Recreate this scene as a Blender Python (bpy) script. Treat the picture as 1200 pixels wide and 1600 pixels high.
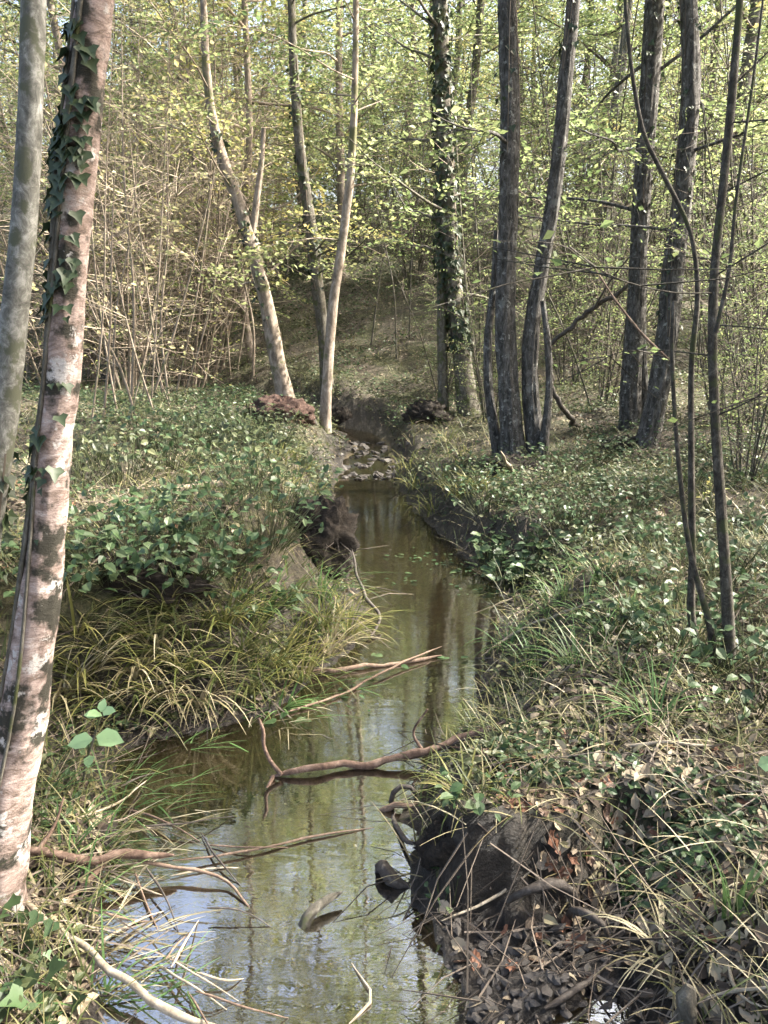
import bpy, math, random
import numpy as np
from mathutils import Vector, Matrix, Euler

random.seed(7)
RNG = np.random.default_rng(11)
for _o in list(bpy.data.objects):
    bpy.data.objects.remove(_o)
SC = bpy.context.scene
COL = SC.collection
pi = math.pi

# ------------------------------------------------------------------ camera, sky, sun, exposure
CAMZ, PITCH, F = 1.55, math.radians(14.04), 1200.0      # focal length in photo pixels (1200 x 1600)
cam_d = bpy.data.cameras.new('camera')
cam = bpy.data.objects.new('camera', cam_d)
COL.objects.link(cam)
cam.location = (0, 0, CAMZ)
cam.rotation_euler = (pi / 2 - PITCH, 0, 0)
cam_d.sensor_fit = 'VERTICAL'
cam_d.sensor_height = 36.0
cam_d.lens = 36.0 * F / 1600.0
cam_d.clip_start = 0.05
cam_d.clip_end = 600
SC.camera = cam

SUN_AZ, SUN_EL = math.radians(80), math.radians(43)     # azimuth clockwise from +Y (straight ahead)
SDIR = Vector((math.sin(SUN_AZ) * math.cos(SUN_EL), math.cos(SUN_AZ) * math.cos(SUN_EL), math.sin(SUN_EL)))
world = bpy.data.worlds.new('World')
SC.world = world
world.use_nodes = True
wn = world.node_tree.nodes
wl = world.node_tree.links
wn.clear()
wo = wn.new('ShaderNodeOutputWorld')
wb = wn.new('ShaderNodeBackground')
ws = wn.new('ShaderNodeTexSky')
ws.sky_type = 'NISHITA'
ws.sun_disc = False
ws.sun_elevation = SUN_EL
ws.sun_rotation = SUN_AZ
ws.air_density = 1.0
ws.dust_density = 8.0
ws.ozone_density = 0.6
wb.inputs['Strength'].default_value = 0.15
wl.new(ws.outputs[0], wb.inputs[0])
wl.new(wb.outputs[0], wo.inputs[0])
sun_d = bpy.data.lights.new('sun', 'SUN')
sun_d.energy = 5.0
sun_d.angle = math.radians(0.6)
sun_d.color = (1.0, 0.94, 0.85)
sun = bpy.data.objects.new('sun', sun_d)
COL.objects.link(sun)
sun.location = (20, -10, 30)
sun.rotation_euler = SDIR.to_track_quat('Z', 'Y').to_euler()
SC.view_settings.view_transform = 'Standard'
SC.view_settings.look = 'None'
SC.view_settings.gamma = 1.0
SC.view_settings.use_curve_mapping = False
SC.view_settings.exposure = 2.5

# ------------------------------------------------------------------ numeric helpers
def ss(a, b, x):
    t = np.clip((np.asarray(x, float) - a) / (b - a), 0, 1)
    return t * t * (3 - 2 * t)

def _hash(i, j, k):
    n = (i * 374761393 + j * 668265263 + k * 2147483647) & 0xFFFFFFFF
    n = ((n ^ (n >> 13)) * 1274126177) & 0xFFFFFFFF
    n = (n ^ (n >> 16)) & 0xFFFFFFFF
    return n / 4294967295.0

def vnoise(x, y, z=None):
    x = np.asarray(x, float); y = np.asarray(y, float)
    z = np.zeros_like(x) if z is None else np.asarray(z, float)
    i, j, k = np.floor(x).astype(np.int64), np.floor(y).astype(np.int64), np.floor(z).astype(np.int64)
    u, v, w = x - i, y - j, z - k
    u, v, w = u * u * (3 - 2 * u), v * v * (3 - 2 * v), w * w * (3 - 2 * w)
    r = 0
    for a in (0, 1):
        for b in (0, 1):
            for c in (0, 1):
                wt = (u if a else 1 - u) * (v if b else 1 - v) * (w if c else 1 - w)
                r = r + wt * _hash(i + a, j + b, k + c)
    return r * 2 - 1

def fbm(x, y, z=None, oct=4):
    r, a, f = 0, 1.0, 1.0
    for o in range(oct):
        zz = None if z is None else np.asarray(z) * f + 7.7 * o
        r = r + a * vnoise(np.asarray(x) * f + 13.1 * o, np.asarray(y) * f + 5.3 * o, zz)
        a *= 0.5; f *= 2.03
    return r

def norm(v):
    return v / np.maximum(np.linalg.norm(v, axis=-1, keepdims=True), 1e-9)

# photo pixel -> direction; a distance always comes from the ground or thing touched
def raydir(px, py):
    c, r = (px - 600) / F, (800 - py) / F
    return np.array([c, math.cos(PITCH) + r * math.sin(PITCH), -math.sin(PITCH) + r * math.cos(PITCH)])

CAMP = np.array([0, 0, CAMZ])
FWD = np.array([0, math.cos(PITCH), -math.sin(PITCH)])
def at(px, py, Y):
    d = raydir(px, py); return CAMP + d * (Y / d[1])
def onz(px, py, z=0.0):
    d = raydir(px, py); return CAMP + d * ((z - CAMZ) / d[2])
def pxw(w, p):
    return w * float(np.dot(np.asarray(p) - CAMP, FWD)) / F
def onground(px, py, lo=1.2, hi=60):
    d = raydir(px, py); d = d / d[1]
    Y = np.geomspace(lo, hi, 260)
    for _k in range(2):
        P = CAMP[None] + d[None] * Y[:, None]
        hit = np.where(P[:, 2] <= H(P[:, 0], P[:, 1]))[0]
        i = hit[0] if len(hit) else len(Y) - 1
        if _k == 0:
            Y = np.linspace(Y[max(i - 1, 0)], Y[i], 14)
    p = P[i].copy(); p[2] = float(H(p[0:1], p[1:2])[0])
    return p

# ------------------------------------------------------------------ the stream channel and the terrain
LPX = [(150, 1600), (165, 1500), (150, 1400), (185, 1300), (175, 1200), (185, 1165), (330, 1142), (430, 1108), (500, 1055),
       (555, 1000), (566, 950), (548, 900), (545, 850), (530, 800), (522, 765), (535, 735), (545, 708)]
RPX = [(720, 1600), (700, 1500), (655, 1420), (648, 1300), (658, 1225), (705, 1160), (745, 1110), (762, 1050), (775, 1000),
       (800, 950), (755, 900), (700, 850), (655, 800), (626, 765), (620, 735), (612, 708)]
LW = [(-0.85, -4.0), (-0.78, 0.6)] + [tuple(onz(*p)[:2]) for p in LPX] + [(-0.75, 10.1), (-1.5, 10.9), (-4.0, 12.6), (-9, 14.5)]
RW = [(0.40, -4.0), (0.30, 0.6)] + [tuple(onz(*p)[:2]) for p in RPX] + [(-0.05, 10.3), (-0.85, 11.4), (-3.7, 13.3), (-9, 15.4)]

def smooth_poly(P, n=8):
    """Hermite curve through P with chord-length tangents (no overshoot where spacing changes)"""
    P = np.array(P, float)
    d = np.maximum(np.linalg.norm(np.diff(P, axis=0), axis=1), 1e-6)
    V = np.diff(P, axis=0) / d[:, None]
    T = np.vstack([V[:1], (V[:-1] * d[1:, None] + V[1:] * d[:-1, None]) / (d[:-1] + d[1:])[:, None], V[-1:]])
    out = []
    for i in range(len(P) - 1):
        for t in np.linspace(0, 1, n, endpoint=False):
            t2, t3 = t * t, t ** 3
            out.append((2 * t3 - 3 * t2 + 1) * P[i] + (t3 - 2 * t2 + t) * d[i] * T[i] + (3 * t2 - 2 * t3) * P[i + 1] + (t3 - t2) * d[i] * T[i + 1])
    out.append(P[-1])
    return np.array(out)

LE = smooth_poly(LW, 3)
RE = smooth_poly(RW, 3)
POLY = np.vstack([LE, RE[::-1]])
CLY = np.linspace(-4, 10.5, 120)
CLX = 0.5 * (np.interp(CLY, LE[:, 1], LE[:, 0]) + np.interp(CLY, RE[:, 1], RE[:, 0]))

def seg_dist(x, y, L):
    best = np.full(x.shape, 1e9)
    for a, b in zip(L[:-1], L[1:]):
        ex, ey = b - a
        l2 = ex * ex + ey * ey + 1e-12
        t = np.clip(((x - a[0]) * ex + (y - a[1]) * ey) / l2, 0, 1)
        best = np.minimum(best, (x - a[0] - t * ex) ** 2 + (y - a[1] - t * ey) ** 2)
    return np.sqrt(best)

def inside(x, y):
    r = np.zeros(x.shape, bool)
    n = len(POLY)
    for i in range(n):
        a, b = POLY[i], POLY[(i + 1) % n]
        if a[1] == b[1]:
            continue
        c = ((a[1] > y) != (b[1] > y)) & (x < (b[0] - a[0]) * (y - a[1]) / (b[1] - a[1]) + a[0])
        r ^= c
    return r

PUD = onz(915, 1592, 0.05)
def chan(x, y):
    x = np.asarray(x, float); y = np.asarray(y, float)
    wx = x + 0.035 * vnoise(x * 5 + 3, y * 5) + 0.02 * vnoise(x * 14, y * 14)
    wy = y + 0.035 * vnoise(x * 5, y * 5 + 9)
    dl, dr = seg_dist(wx, wy, LE), seg_dist(wx, wy, RE)
    return np.minimum(dl, dr), inside(wx, wy), dl < dr

def water_level(y):
    return 0.10 * ss(7.5, 8.6, y)

def H(x, y):
    x = np.asarray(x, float); y = np.asarray(y, float)
    d, ins, left = chan(x, y)
    lvl = water_level(y)
    n1 = fbm(x * 0.9 + 4, y * 0.9, oct=4)
    n2 = fbm(x * 6, y * 6 + 3, oct=4)
    n3 = vnoise(x * 2.3, y * 2.3)
    bed = lvl - 0.015 - 0.15 * ss(0, 0.35, d) + 0.02 * n2
    A = 0.17 + 0.45 * ss(2.25, 2.95, y) - 0.20 * ss(6.5, 9, y)
    hl = 0.015 + A * ss(0.0, 0.55 + 0.15 * n3, d) + 0.03 * np.clip(d - 0.3, 0, 4)
    hb = 0.015 + 0.25 * ss(0.0, 0.13 + 0.35 * ss(1.95, 2.6, y) - 0.25 * ss(4.5, 5.5, y), d) + 0.115 * np.clip(d - 0.25, 0, 7)
    sh = 0.015 + 0.10 * np.clip(d, 0, 0.6) + 0.22 * ss(0.50, 0.95, x + 0.05 * n3) * ss(0.2, 0.5, d + 0.3) + 0.06 * np.clip(x - 0.8, 0, 3)
    sh = sh + .022 * np.abs(fbm(x * 22, y * 22, oct=3)) * ss(.02, .12, d)
    wY = ss(1.70, 1.80, y + 0.05 * n3 + 0.03 * n2 - 0.10 * ss(0.45, 0.7, x))
    hr = sh * (1 - wY) + hb * wY
    h = np.where(left, hl, hr) + lvl * 0.7
    rough = ss(0.02, 0.4, d)
    h = h + .05 * fbm(x * 9 + 2, y * 9, oct=4) * (~left) * ss(2.5, 1.9, y) * ss(.6, .4, x) * ss(.03, .12, d)
    h = h + ((0.05 + 0.05 * ss(2.6, 4, y)) * n1 + 0.022 * n2 + 0.04 * n3) * (0.25 + 0.75 * rough)
    h = np.maximum(h, lvl + 0.012 + 0.01 * n2 * ss(0, 0.1, d))
    h = np.where(ins, bed, h)
    h = h - 0.05 * np.exp(-(((x - PUD[0]) / 0.10) ** 2 + ((y - PUD[1]) / 0.10) ** 2))
    t = y - 10.6 - 0.9 * np.clip(-x - 1.2, 0, 6) + 0.15 * np.clip(x, 0, 8)
    hill = 0.23 * np.log1p(np.exp(np.clip(t * 1.2, -40, 40))) / 1.2
    hill = np.where(t * 1.2 > 40, 0.23 * t, hill)
    hill = 11.0 * np.tanh(hill / 11.0)
    side = 0.05 * np.clip(np.abs(x) - 7, 0, 30)
    return h + hill + side + 0.25 * ss(11, 20, y) * fbm(x * 0.25, y * 0.25, oct=3)

def Hs(x, y):
    return float(H(np.array([x]), np.array([y]))[0])
def Hn(x, y, e=0.04):
    gx = (H(x + e, y) - H(x - e, y)) / (2 * e); gy = (H(x, y + e) - H(x, y - e)) / (2 * e)
    return norm(np.stack([-gx, -gy, np.ones_like(gx)], -1))

# ------------------------------------------------------------------ materials
def newmat(name):
    m = bpy.data.materials.new(name); m.use_nodes = True
    nt = m.node_tree; nt.nodes.clear()
    return m, nt.nodes, nt.links

def ramp(n, stops, interp='LINEAR'):
    r = n.new('ShaderNodeValToRGB')
    cr = r.color_ramp; cr.interpolation = interp
    while len(cr.elements) > 1:
        cr.elements.remove(cr.elements[0])
    cr.elements[0].position = stops[0][0]; cr.elements[0].color = (*stops[0][1], 1)
    for p, c in stops[1:]:
        e = cr.elements.new(p); e.color = (*c, 1)
    return r

def leafmat(name, cols, trans=0.35, rough=0.5, spec=0.3):
    m, n, l = newmat(name)
    g = n.new('ShaderNodeNewGeometry')
    k = len(cols)
    r = ramp(n, [(i / max(k - 1, 1), c) for i, c in enumerate(cols)])
    l.new(g.outputs['Random Per Island'], r.inputs[0])
    p = n.new('ShaderNodeBsdfPrincipled')
    p.inputs['Roughness'].default_value = rough
    p.inputs['Specular IOR Level'].default_value = spec
    l.new(r.outputs[0], p.inputs['Base Color'])
    o = n.new('ShaderNodeOutputMaterial')
    if trans > 0:
        hs = n.new('ShaderNodeHueSaturation')
        hs.inputs['Value'].default_value = 1.4
        hs.inputs['Saturation'].default_value = 0.85
        hs.inputs['Hue'].default_value = 0.494
        l.new(r.outputs[0], hs.inputs['Color'])
        t = n.new('ShaderNodeBsdfTranslucent')
        l.new(hs.outputs[0], t.inputs[0])
        mx = n.new('ShaderNodeMixShader'); mx.inputs[0].default_value = trans
        l.new(p.outputs[0], mx.inputs[1]); l.new(t.outputs[0], mx.inputs[2])
        l.new(mx.outputs[0], o.inputs[0])
    else:
        l.new(p.outputs[0], o.inputs[0])
    return m

def barkmat(name, stops, sxy=14, sz=4, patch=None, patch_scale=5.0, patch_lo=0.52, bump=0.6, bdist=0.01, rough=0.85, patch2=None, p2_scale=8.0, p2_lo=0.55):
    m, n, l = newmat(name)
    tc = n.new('ShaderNodeTexCoord')
    mp = n.new('ShaderNodeMapping'); mp.inputs['Scale'].default_value = (sxy, sxy, sz)
    l.new(tc.outputs['Object'], mp.inputs[0])
    nz = n.new('ShaderNodeTexNoise'); nz.inputs['Scale'].default_value = 1.0
    nz.inputs['Detail'].default_value = 10; nz.inputs['Roughness'].default_value = 0.76
    nz.inputs['Distortion'].default_value = 0.6
    l.new(mp.outputs[0], nz.inputs[0])
    r = ramp(n, stops); l.new(nz.outputs[0], r.inputs[0])
    col = r.outputs[0]
    if patch:
        n2 = n.new('ShaderNodeTexNoise'); n2.inputs['Scale'].default_value = patch_scale
        n2.inputs['Detail'].default_value = 5; n2.inputs['Roughness'].default_value = 0.6
        l.new(tc.outputs['Object'], n2.inputs[0])
        rr = ramp(n, [(patch_lo, (0, 0, 0)), (patch_lo + 0.07, (1, 1, 1))]); l.new(n2.outputs[0], rr.inputs[0])
        mx = n.new('ShaderNodeMix'); mx.data_type = 'RGBA'
        l.new(rr.outputs[0], mx.inputs['Factor']); l.new(col, mx.inputs['A']); mx.inputs['B'].default_value = (*patch, 1)
        col = mx.outputs['Result']
    if patch2:
        mp2 = n.new('ShaderNodeMapping'); mp2.inputs['Location'].default_value = (5.3, 1.7, 2.2); l.new(tc.outputs['Object'], mp2.inputs[0])
        n4 = n.new('ShaderNodeTexNoise'); n4.inputs['Scale'].default_value = p2_scale; n4.inputs['Detail'].default_value = 7; n4.inputs['Roughness'].default_value = 0.72
        l.new(mp2.outputs[0], n4.inputs[0])
        r4 = ramp(n, [(p2_lo, (0, 0, 0)), (p2_lo + 0.05, (1, 1, 1))]); l.new(n4.outputs[0], r4.inputs[0])
        m4 = n.new('ShaderNodeMix'); m4.data_type = 'RGBA'
        l.new(r4.outputs[0], m4.inputs['Factor']); l.new(col, m4.inputs['A']); m4.inputs['B'].default_value = (*patch2, 1)
        col = m4.outputs['Result']
    p = n.new('ShaderNodeBsdfPrincipled'); p.inputs['Roughness'].default_value = rough
    p.inputs['Specular IOR Level'].default_value = 0.2
    l.new(col, p.inputs['Base Color'])
    n3 = n.new('ShaderNodeTexNoise'); n3.inputs['Scale'].default_value = 2.2
    n3.inputs['Detail'].default_value = 8; n3.inputs['Roughness'].default_value = 0.78
    l.new(mp.outputs[0], n3.inputs[0])
    b = n.new('ShaderNodeBump'); b.inputs['Strength'].default_value = bump; b.inputs['Distance'].default_value = bdist
    l.new(n3.outputs[0], b.inputs['Height']); l.new(b.outputs[0], p.inputs['Normal'])
    o = n.new('ShaderNodeOutputMaterial'); l.new(p.outputs[0], o.inputs[0])
    return m

M = {}
M['bark_pale'] = barkmat('bark_pale', [(0.32, (0.062, 0.048, 0.039)), (0.43, (0.176, 0.132, 0.110)), (0.53, (0.317, 0.246, 0.216)), (0.66, (0.458, 0.396, 0.361))],
                         sxy=16, sz=34, patch=(0.035, 0.033, 0.025), patch_scale=10, patch_lo=0.50, bump=1.0, bdist=0.010, patch2=(0.440, 0.414, 0.387), p2_scale=13, p2_lo=0.56)
M['bark_grey'] = barkmat('bark_grey', [(0.34, (0.038, 0.038, 0.034)), (0.5, (0.111, 0.111, 0.098)), (0.66, (0.255, 0.255, 0.238))], sxy=22, sz=18,
                         patch=(0.064, 0.068, 0.047), patch_scale=10, patch_lo=0.53, bump=0.4, bdist=0.005)
M['bark_dark'] = barkmat('bark_dark', [(0.33, (0.015, 0.014, 0.012)), (0.46, (0.053, 0.050, 0.043)), (0.56, (0.112, 0.105, 0.096)), (0.70, (0.223, 0.217, 0.198))],
                         sxy=30, sz=11, patch=(0.149, 0.149, 0.136), patch_scale=9, patch_lo=0.60, bump=1.0, bdist=0.03, patch2=(0.25, 0.25, 0.225), p2_scale=20, p2_lo=0.575)
M['bark_tan'] = barkmat('bark_tan', [(0.32, (0.063, 0.052, 0.041)), (0.48, (0.171, 0.140, 0.108)), (0.66, (0.324, 0.279, 0.230))], sxy=16, sz=7,
                        patch=(0.090, 0.090, 0.045), patch_scale=4, patch_lo=0.56, bump=0.5, bdist=0.01)
M['bark_stem'] = barkmat('bark_stem', [(0.34, (0.012, 0.011, 0.009)), (0.48, (0.038, 0.034, 0.027)), (0.6, (0.085, 0.078, 0.065)), (0.74, (0.18, 0.17, 0.15))], sxy=40, sz=26,
                         patch=(0.045, 0.05, 0.024), patch_scale=12, patch_lo=0.55, bump=0.8, bdist=0.006)
M['bark_sapling'] = barkmat('bark_sapling', [(0.32, (0.072, 0.059, 0.045)), (0.5, (0.176, 0.144, 0.109)), (0.68, (0.320, 0.272, 0.216))], sxy=22, sz=9, patch=(0.096, 0.099, 0.056), patch_scale=5, patch_lo=0.54, bump=0.4, bdist=0.004)
M['bark_moss'] = barkmat('bark_moss', [(0.3, (0.024, 0.022, 0.018)), (0.45, (0.068, 0.062, 0.048)), (0.58, (0.120, 0.112, 0.092)), (0.72, (0.208, 0.200, 0.168))], sxy=26, sz=14,
                         patch=(0.060, 0.066, 0.028), patch_scale=9, patch_lo=0.53, bump=0.8, bdist=0.01)
M['stick'] = barkmat('stick_bark', [(0.3, (0.048, 0.034, 0.024)), (0.5, (0.120, 0.084, 0.060)), (0.7, (0.216, 0.160, 0.120))], sxy=40, sz=40, bump=0.5, bdist=0.003)
M['stick_red'] = barkmat('stick_red', [(0.34, (0.035, 0.023, 0.017)), (0.5, (0.10, 0.066, 0.048)), (0.66, (0.20, 0.145, 0.11))], sxy=30, sz=30, bump=0.5, bdist=0.003)
M['stick_pale'] = barkmat('stick_pale', [(0.3, (0.109, 0.088, 0.061)), (0.5, (0.231, 0.197, 0.143)), (0.7, (0.354, 0.313, 0.245))], sxy=30, sz=30, bump=0.4, bdist=0.003)
M['stick_dark'] = barkmat('stick_dark', [(0.3, (0.018, 0.015, 0.012)), (0.5, (0.05, 0.042, 0.035)), (0.7, (0.11, 0.10, 0.085))], sxy=40, sz=40, bump=0.8, bdist=0.004, rough=0.6)
M['twig_tan'] = leafmat('twig_tan', [(0.116, 0.094, 0.072), (0.246, 0.203, 0.152), (0.420, 0.355, 0.275)], trans=0, rough=0.9)
M['twig_dark'] = leafmat('twig_dark', [(0.03, 0.025, 0.02), (0.08, 0.065, 0.05), (0.17, 0.14, 0.11)], trans=0, rough=0.9)

M['leaf_green'] = leafmat('leaf_green', [(0.058, 0.098, 0.029), (0.104, 0.156, 0.046), (0.143, 0.195, 0.065), (0.221, 0.260, 0.091)], trans=0.5)
M['leaf_olive'] = leafmat('leaf_olive', [(0.078, 0.104, 0.033), (0.130, 0.169, 0.058), (0.182, 0.215, 0.078), (0.260, 0.267, 0.111)], trans=0.5)
M['leaf_yellow'] = leafmat('leaf_yellow', [(0.14, 0.17, 0.05), (0.20, 0.22, 0.065), (0.28, 0.27, 0.08), (0.36, 0.30, 0.09)], trans=0.5)
M['leaf_tan'] = leafmat('leaf_tan', [(0.179, 0.164, 0.083), (0.269, 0.239, 0.120), (0.359, 0.322, 0.172), (0.194, 0.224, 0.083)], trans=0.4)
M['ivy'] = leafmat('ivy_leaf', [(0.008, 0.018, 0.007), (0.016, 0.028, 0.011), (0.026, 0.042, 0.016), (0.039, 0.053, 0.024)], trans=0.15, rough=0.55, spec=0.35)
M['herb'] = leafmat('herb_leaf', [(0.020, 0.041, 0.015), (0.034, 0.065, 0.024), (0.051, 0.085, 0.034), (0.075, 0.105, 0.048)], trans=0.3, rough=0.45)
M['herb_olive'] = leafmat('herb_olive', [(0.022, 0.030, 0.012), (0.043, 0.055, 0.022), (0.068, 0.083, 0.033), (0.115, 0.122, 0.058)], trans=0.3, rough=0.5, spec=0.35)
M['sprout'] = leafmat('sprout_leaf', [(0.15, 0.25, 0.12), (0.20, 0.31, 0.16)], trans=0.35, rough=0.4)
M['grass'] = leafmat('grass_blade', [(0.029, 0.043, 0.013), (0.058, 0.076, 0.021), (0.101, 0.109, 0.037), (0.159, 0.145, 0.061)], trans=0.3)
M['sedge'] = leafmat('sedge_blade', [(0.048, 0.068, 0.016), (0.096, 0.112, 0.028), (0.152, 0.152, 0.044), (0.232, 0.208, 0.080)], trans=0.3)
M['sedge_green'] = leafmat('sedge_green', [(0.035, 0.075, 0.02), (0.06, 0.12, 0.035), (0.10, 0.16, 0.055)], trans=0.3)
M['straw'] = leafmat('straw', [(0.083, 0.068, 0.034), (0.165, 0.143, 0.075), (0.255, 0.225, 0.135), (0.338, 0.307, 0.210)], trans=0.2)
M['litter'] = leafmat('litter_leaf', [(0.045, 0.035, 0.026), (0.09, 0.068, 0.048), (0.17, 0.135, 0.09), (0.27, 0.23, 0.16), (0.14, 0.13, 0.065)], trans=0.15, rough=0.7)
M['litter_rust'] = leafmat('litter_rust', [(0.13, 0.06, 0.035), (0.20, 0.10, 0.06)], trans=0.15, rough=0.65)
M['litter_tan'] = leafmat('litter_tan', [(0.22, 0.175, 0.12), (0.31, 0.255, 0.18)], trans=0.15, rough=0.65)
M['litter_brown'] = leafmat('litter_brown', [(0.08, 0.05, 0.035), (0.12, 0.08, 0.055)], trans=0.1, rough=0.6)

def groundmat():
    m, n, l = newmat('woodland_soil')
    tc = n.new('ShaderNodeTexCoord')
    a = n.new('ShaderNodeTexNoise'); a.inputs['Scale'].default_value = 1.3; a.inputs['Detail'].default_value = 8; a.inputs['Roughness'].default_value = 0.7
    b = n.new('ShaderNodeTexNoise'); b.inputs['Scale'].default_value = 26; b.inputs['Detail'].default_value = 6; b.inputs['Roughness'].default_value = 0.75
    l.new(tc.outputs['Object'], a.inputs[0]); l.new(tc.outputs['Object'], b.inputs[0])
    r1 = ramp(n, [(0.32, (0.014, 0.012, 0.009)), (0.46, (0.04, 0.033, 0.024)), (0.58, (0.08, 0.067, 0.046)), (0.72, (0.16, 0.135, 0.095))])
    l.new(b.outputs[0], r1.inputs[0])
    r2 = ramp(n, [(0.32, (0.016, 0.017, 0.008)), (0.5, (0.04, 0.043, 0.018)), (0.70, (0.095, 0.092, 0.042))])
    l.new(b.outputs[0], r2.inputs[0])
    f = ramp(n, [(0.42, (0, 0, 0)), (0.58, (1, 1, 1))]); l.new(a.outputs[0], f.inputs[0])
    mx = n.new('ShaderNodeMix'); mx.data_type = 'RGBA'
    l.new(f.outputs[0], mx.inputs['Factor']); l.new(r1.outputs[0], mx.inputs['A']); l.new(r2.outputs[0], mx.inputs['B'])
    at_ = n.new('ShaderNodeAttribute'); at_.attribute_name = 'mud'
    mud = ramp(n, [(0.32, (0.007, 0.006, 0.005)), (0.5, (0.02, 0.017, 0.014)), (0.68, (0.055, 0.048, 0.04))]); l.new(b.outputs[0], mud.inputs[0])
    bedc = ramp(n, [(0.3, (0.05, 0.038, 0.02)), (0.5, (0.13, 0.098, 0.05)), (0.7, (0.21, 0.165, 0.085))]); l.new(b.outputs[0], bedc.inputs[0])
    mx2 = n.new('ShaderNodeMix'); mx2.data_type = 'RGBA'
    l.new(at_.outputs['Fac'], mx2.inputs['Factor']); l.new(mx.outputs['Result'], mx2.inputs['A']); l.new(mud.outputs[0], mx2.inputs['B'])
    at2 = n.new('ShaderNodeAttribute'); at2.attribute_name = 'bed'
    mx3 = n.new('ShaderNodeMix'); mx3.data_type = 'RGBA'
    l.new(at2.outputs['Fac'], mx3.inputs['Factor']); l.new(mx2.outputs['Result'], mx3.inputs['A']); l.new(bedc.outputs[0], mx3.inputs['B'])
    p = n.new('ShaderNodeBsdfPrincipled')
    l.new(mx3.outputs['Result'], p.inputs['Base Color'])
    rr = n.new('ShaderNodeMapRange'); rr.inputs['To Min'].default_value = 0.9; rr.inputs['To Max'].default_value = 0.42
    l.new(at_.outputs['Fac'], rr.inputs['Value']); l.new(rr.outputs[0], p.inputs['Roughness'])
    p.inputs['Specular IOR Level'].default_value = 0.35
    bp = n.new('ShaderNodeBump'); bp.inputs['Strength'].default_value = 0.9; bp.inputs['Distance'].default_value = 0.03
    c = n.new('ShaderNodeTexNoise'); c.inputs['Scale'].default_value = 40; c.inputs['Detail'].default_value = 8; c.inputs['Roughness'].default_value = 0.75
    l.new(tc.outputs['Object'], c.inputs[0]); l.new(c.outputs[0], bp.inputs['Height']); l.new(bp.outputs[0], p.inputs['Normal'])
    o = n.new('ShaderNodeOutputMaterial'); l.new(p.outputs[0], o.inputs[0])
    return m
M['ground'] = groundmat()

def watermat():
    m, n, l = newmat('stream_water')
    tc = n.new('ShaderNodeTexCoord')
    mp = n.new('ShaderNodeMapping'); mp.inputs['Scale'].default_value = (3.5, 13, 1)
    l.new(tc.outputs['Object'], mp.inputs[0])
    a = n.new('ShaderNodeTexNoise'); a.inputs['Scale'].default_value = 1.6; a.inputs['Detail'].default_value = 4; a.inputs['Roughness'].default_value = 0.55
    a.inputs['Distortion'].default_value = 0.4
    l.new(mp.outputs[0], a.inputs[0])
    bp = n.new('ShaderNodeBump'); bp.inputs['Strength'].default_value = 0.055; bp.inputs['Distance'].default_value = 0.012
    l.new(a.outputs[0], bp.inputs['Height'])
    fr = n.new('ShaderNodeFresnel'); fr.inputs['IOR'].default_value = 5.2; l.new(bp.outputs[0], fr.inputs['Normal'])
    gl = n.new('ShaderNodeBsdfGlossy'); gl.inputs['Roughness'].default_value = 0.006; l.new(bp.outputs[0], gl.inputs['Normal'])
    tr = n.new('ShaderNodeBsdfTransparent'); tr.inputs[0].default_value = (0.80, 0.70, 0.47, 1)
    df = n.new('ShaderNodeBsdfDiffuse'); df.inputs[0].default_value = (0.08, 0.062, 0.032, 1)
    m1 = n.new('ShaderNodeMixShader'); m1.inputs[0].default_value = 0.12
    l.new(tr.outputs[0], m1.inputs[1]); l.new(df.outputs[0], m1.inputs[2])
    m2 = n.new('ShaderNodeMixShader')
    l.new(fr.outputs[0], m2.inputs[0]); l.new(m1.outputs[0], m2.inputs[1]); l.new(gl.outputs[0], m2.inputs[2])
    o = n.new('ShaderNodeOutputMaterial'); l.new(m2.outputs[0], o.inputs[0])
    return m
M['water'] = watermat()
M['stone'] = barkmat('wet_stone', [(0.3, (0.018, 0.016, 0.014)), (0.5, (0.048, 0.043, 0.038)), (0.7, (0.102, 0.093, 0.084))], sxy=30, sz=30, bump=0.5, bdist=0.004, rough=0.5)
M['soil'] = barkmat('root_soil', [(0.3, (0.007, 0.006, 0.005)), (0.5, (0.021, 0.017, 0.013)), (0.7, (0.054, 0.043, 0.033))], sxy=40, sz=40, bump=1.0, bdist=0.02, rough=0.8)
M['soil_red'] = barkmat('red_soil', [(0.3, (0.024, 0.014, 0.010)), (0.5, (0.060, 0.036, 0.028)), (0.7, (0.136, 0.092, 0.072))], sxy=25, sz=25, bump=1.0, bdist=0.02, rough=0.85)

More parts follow.
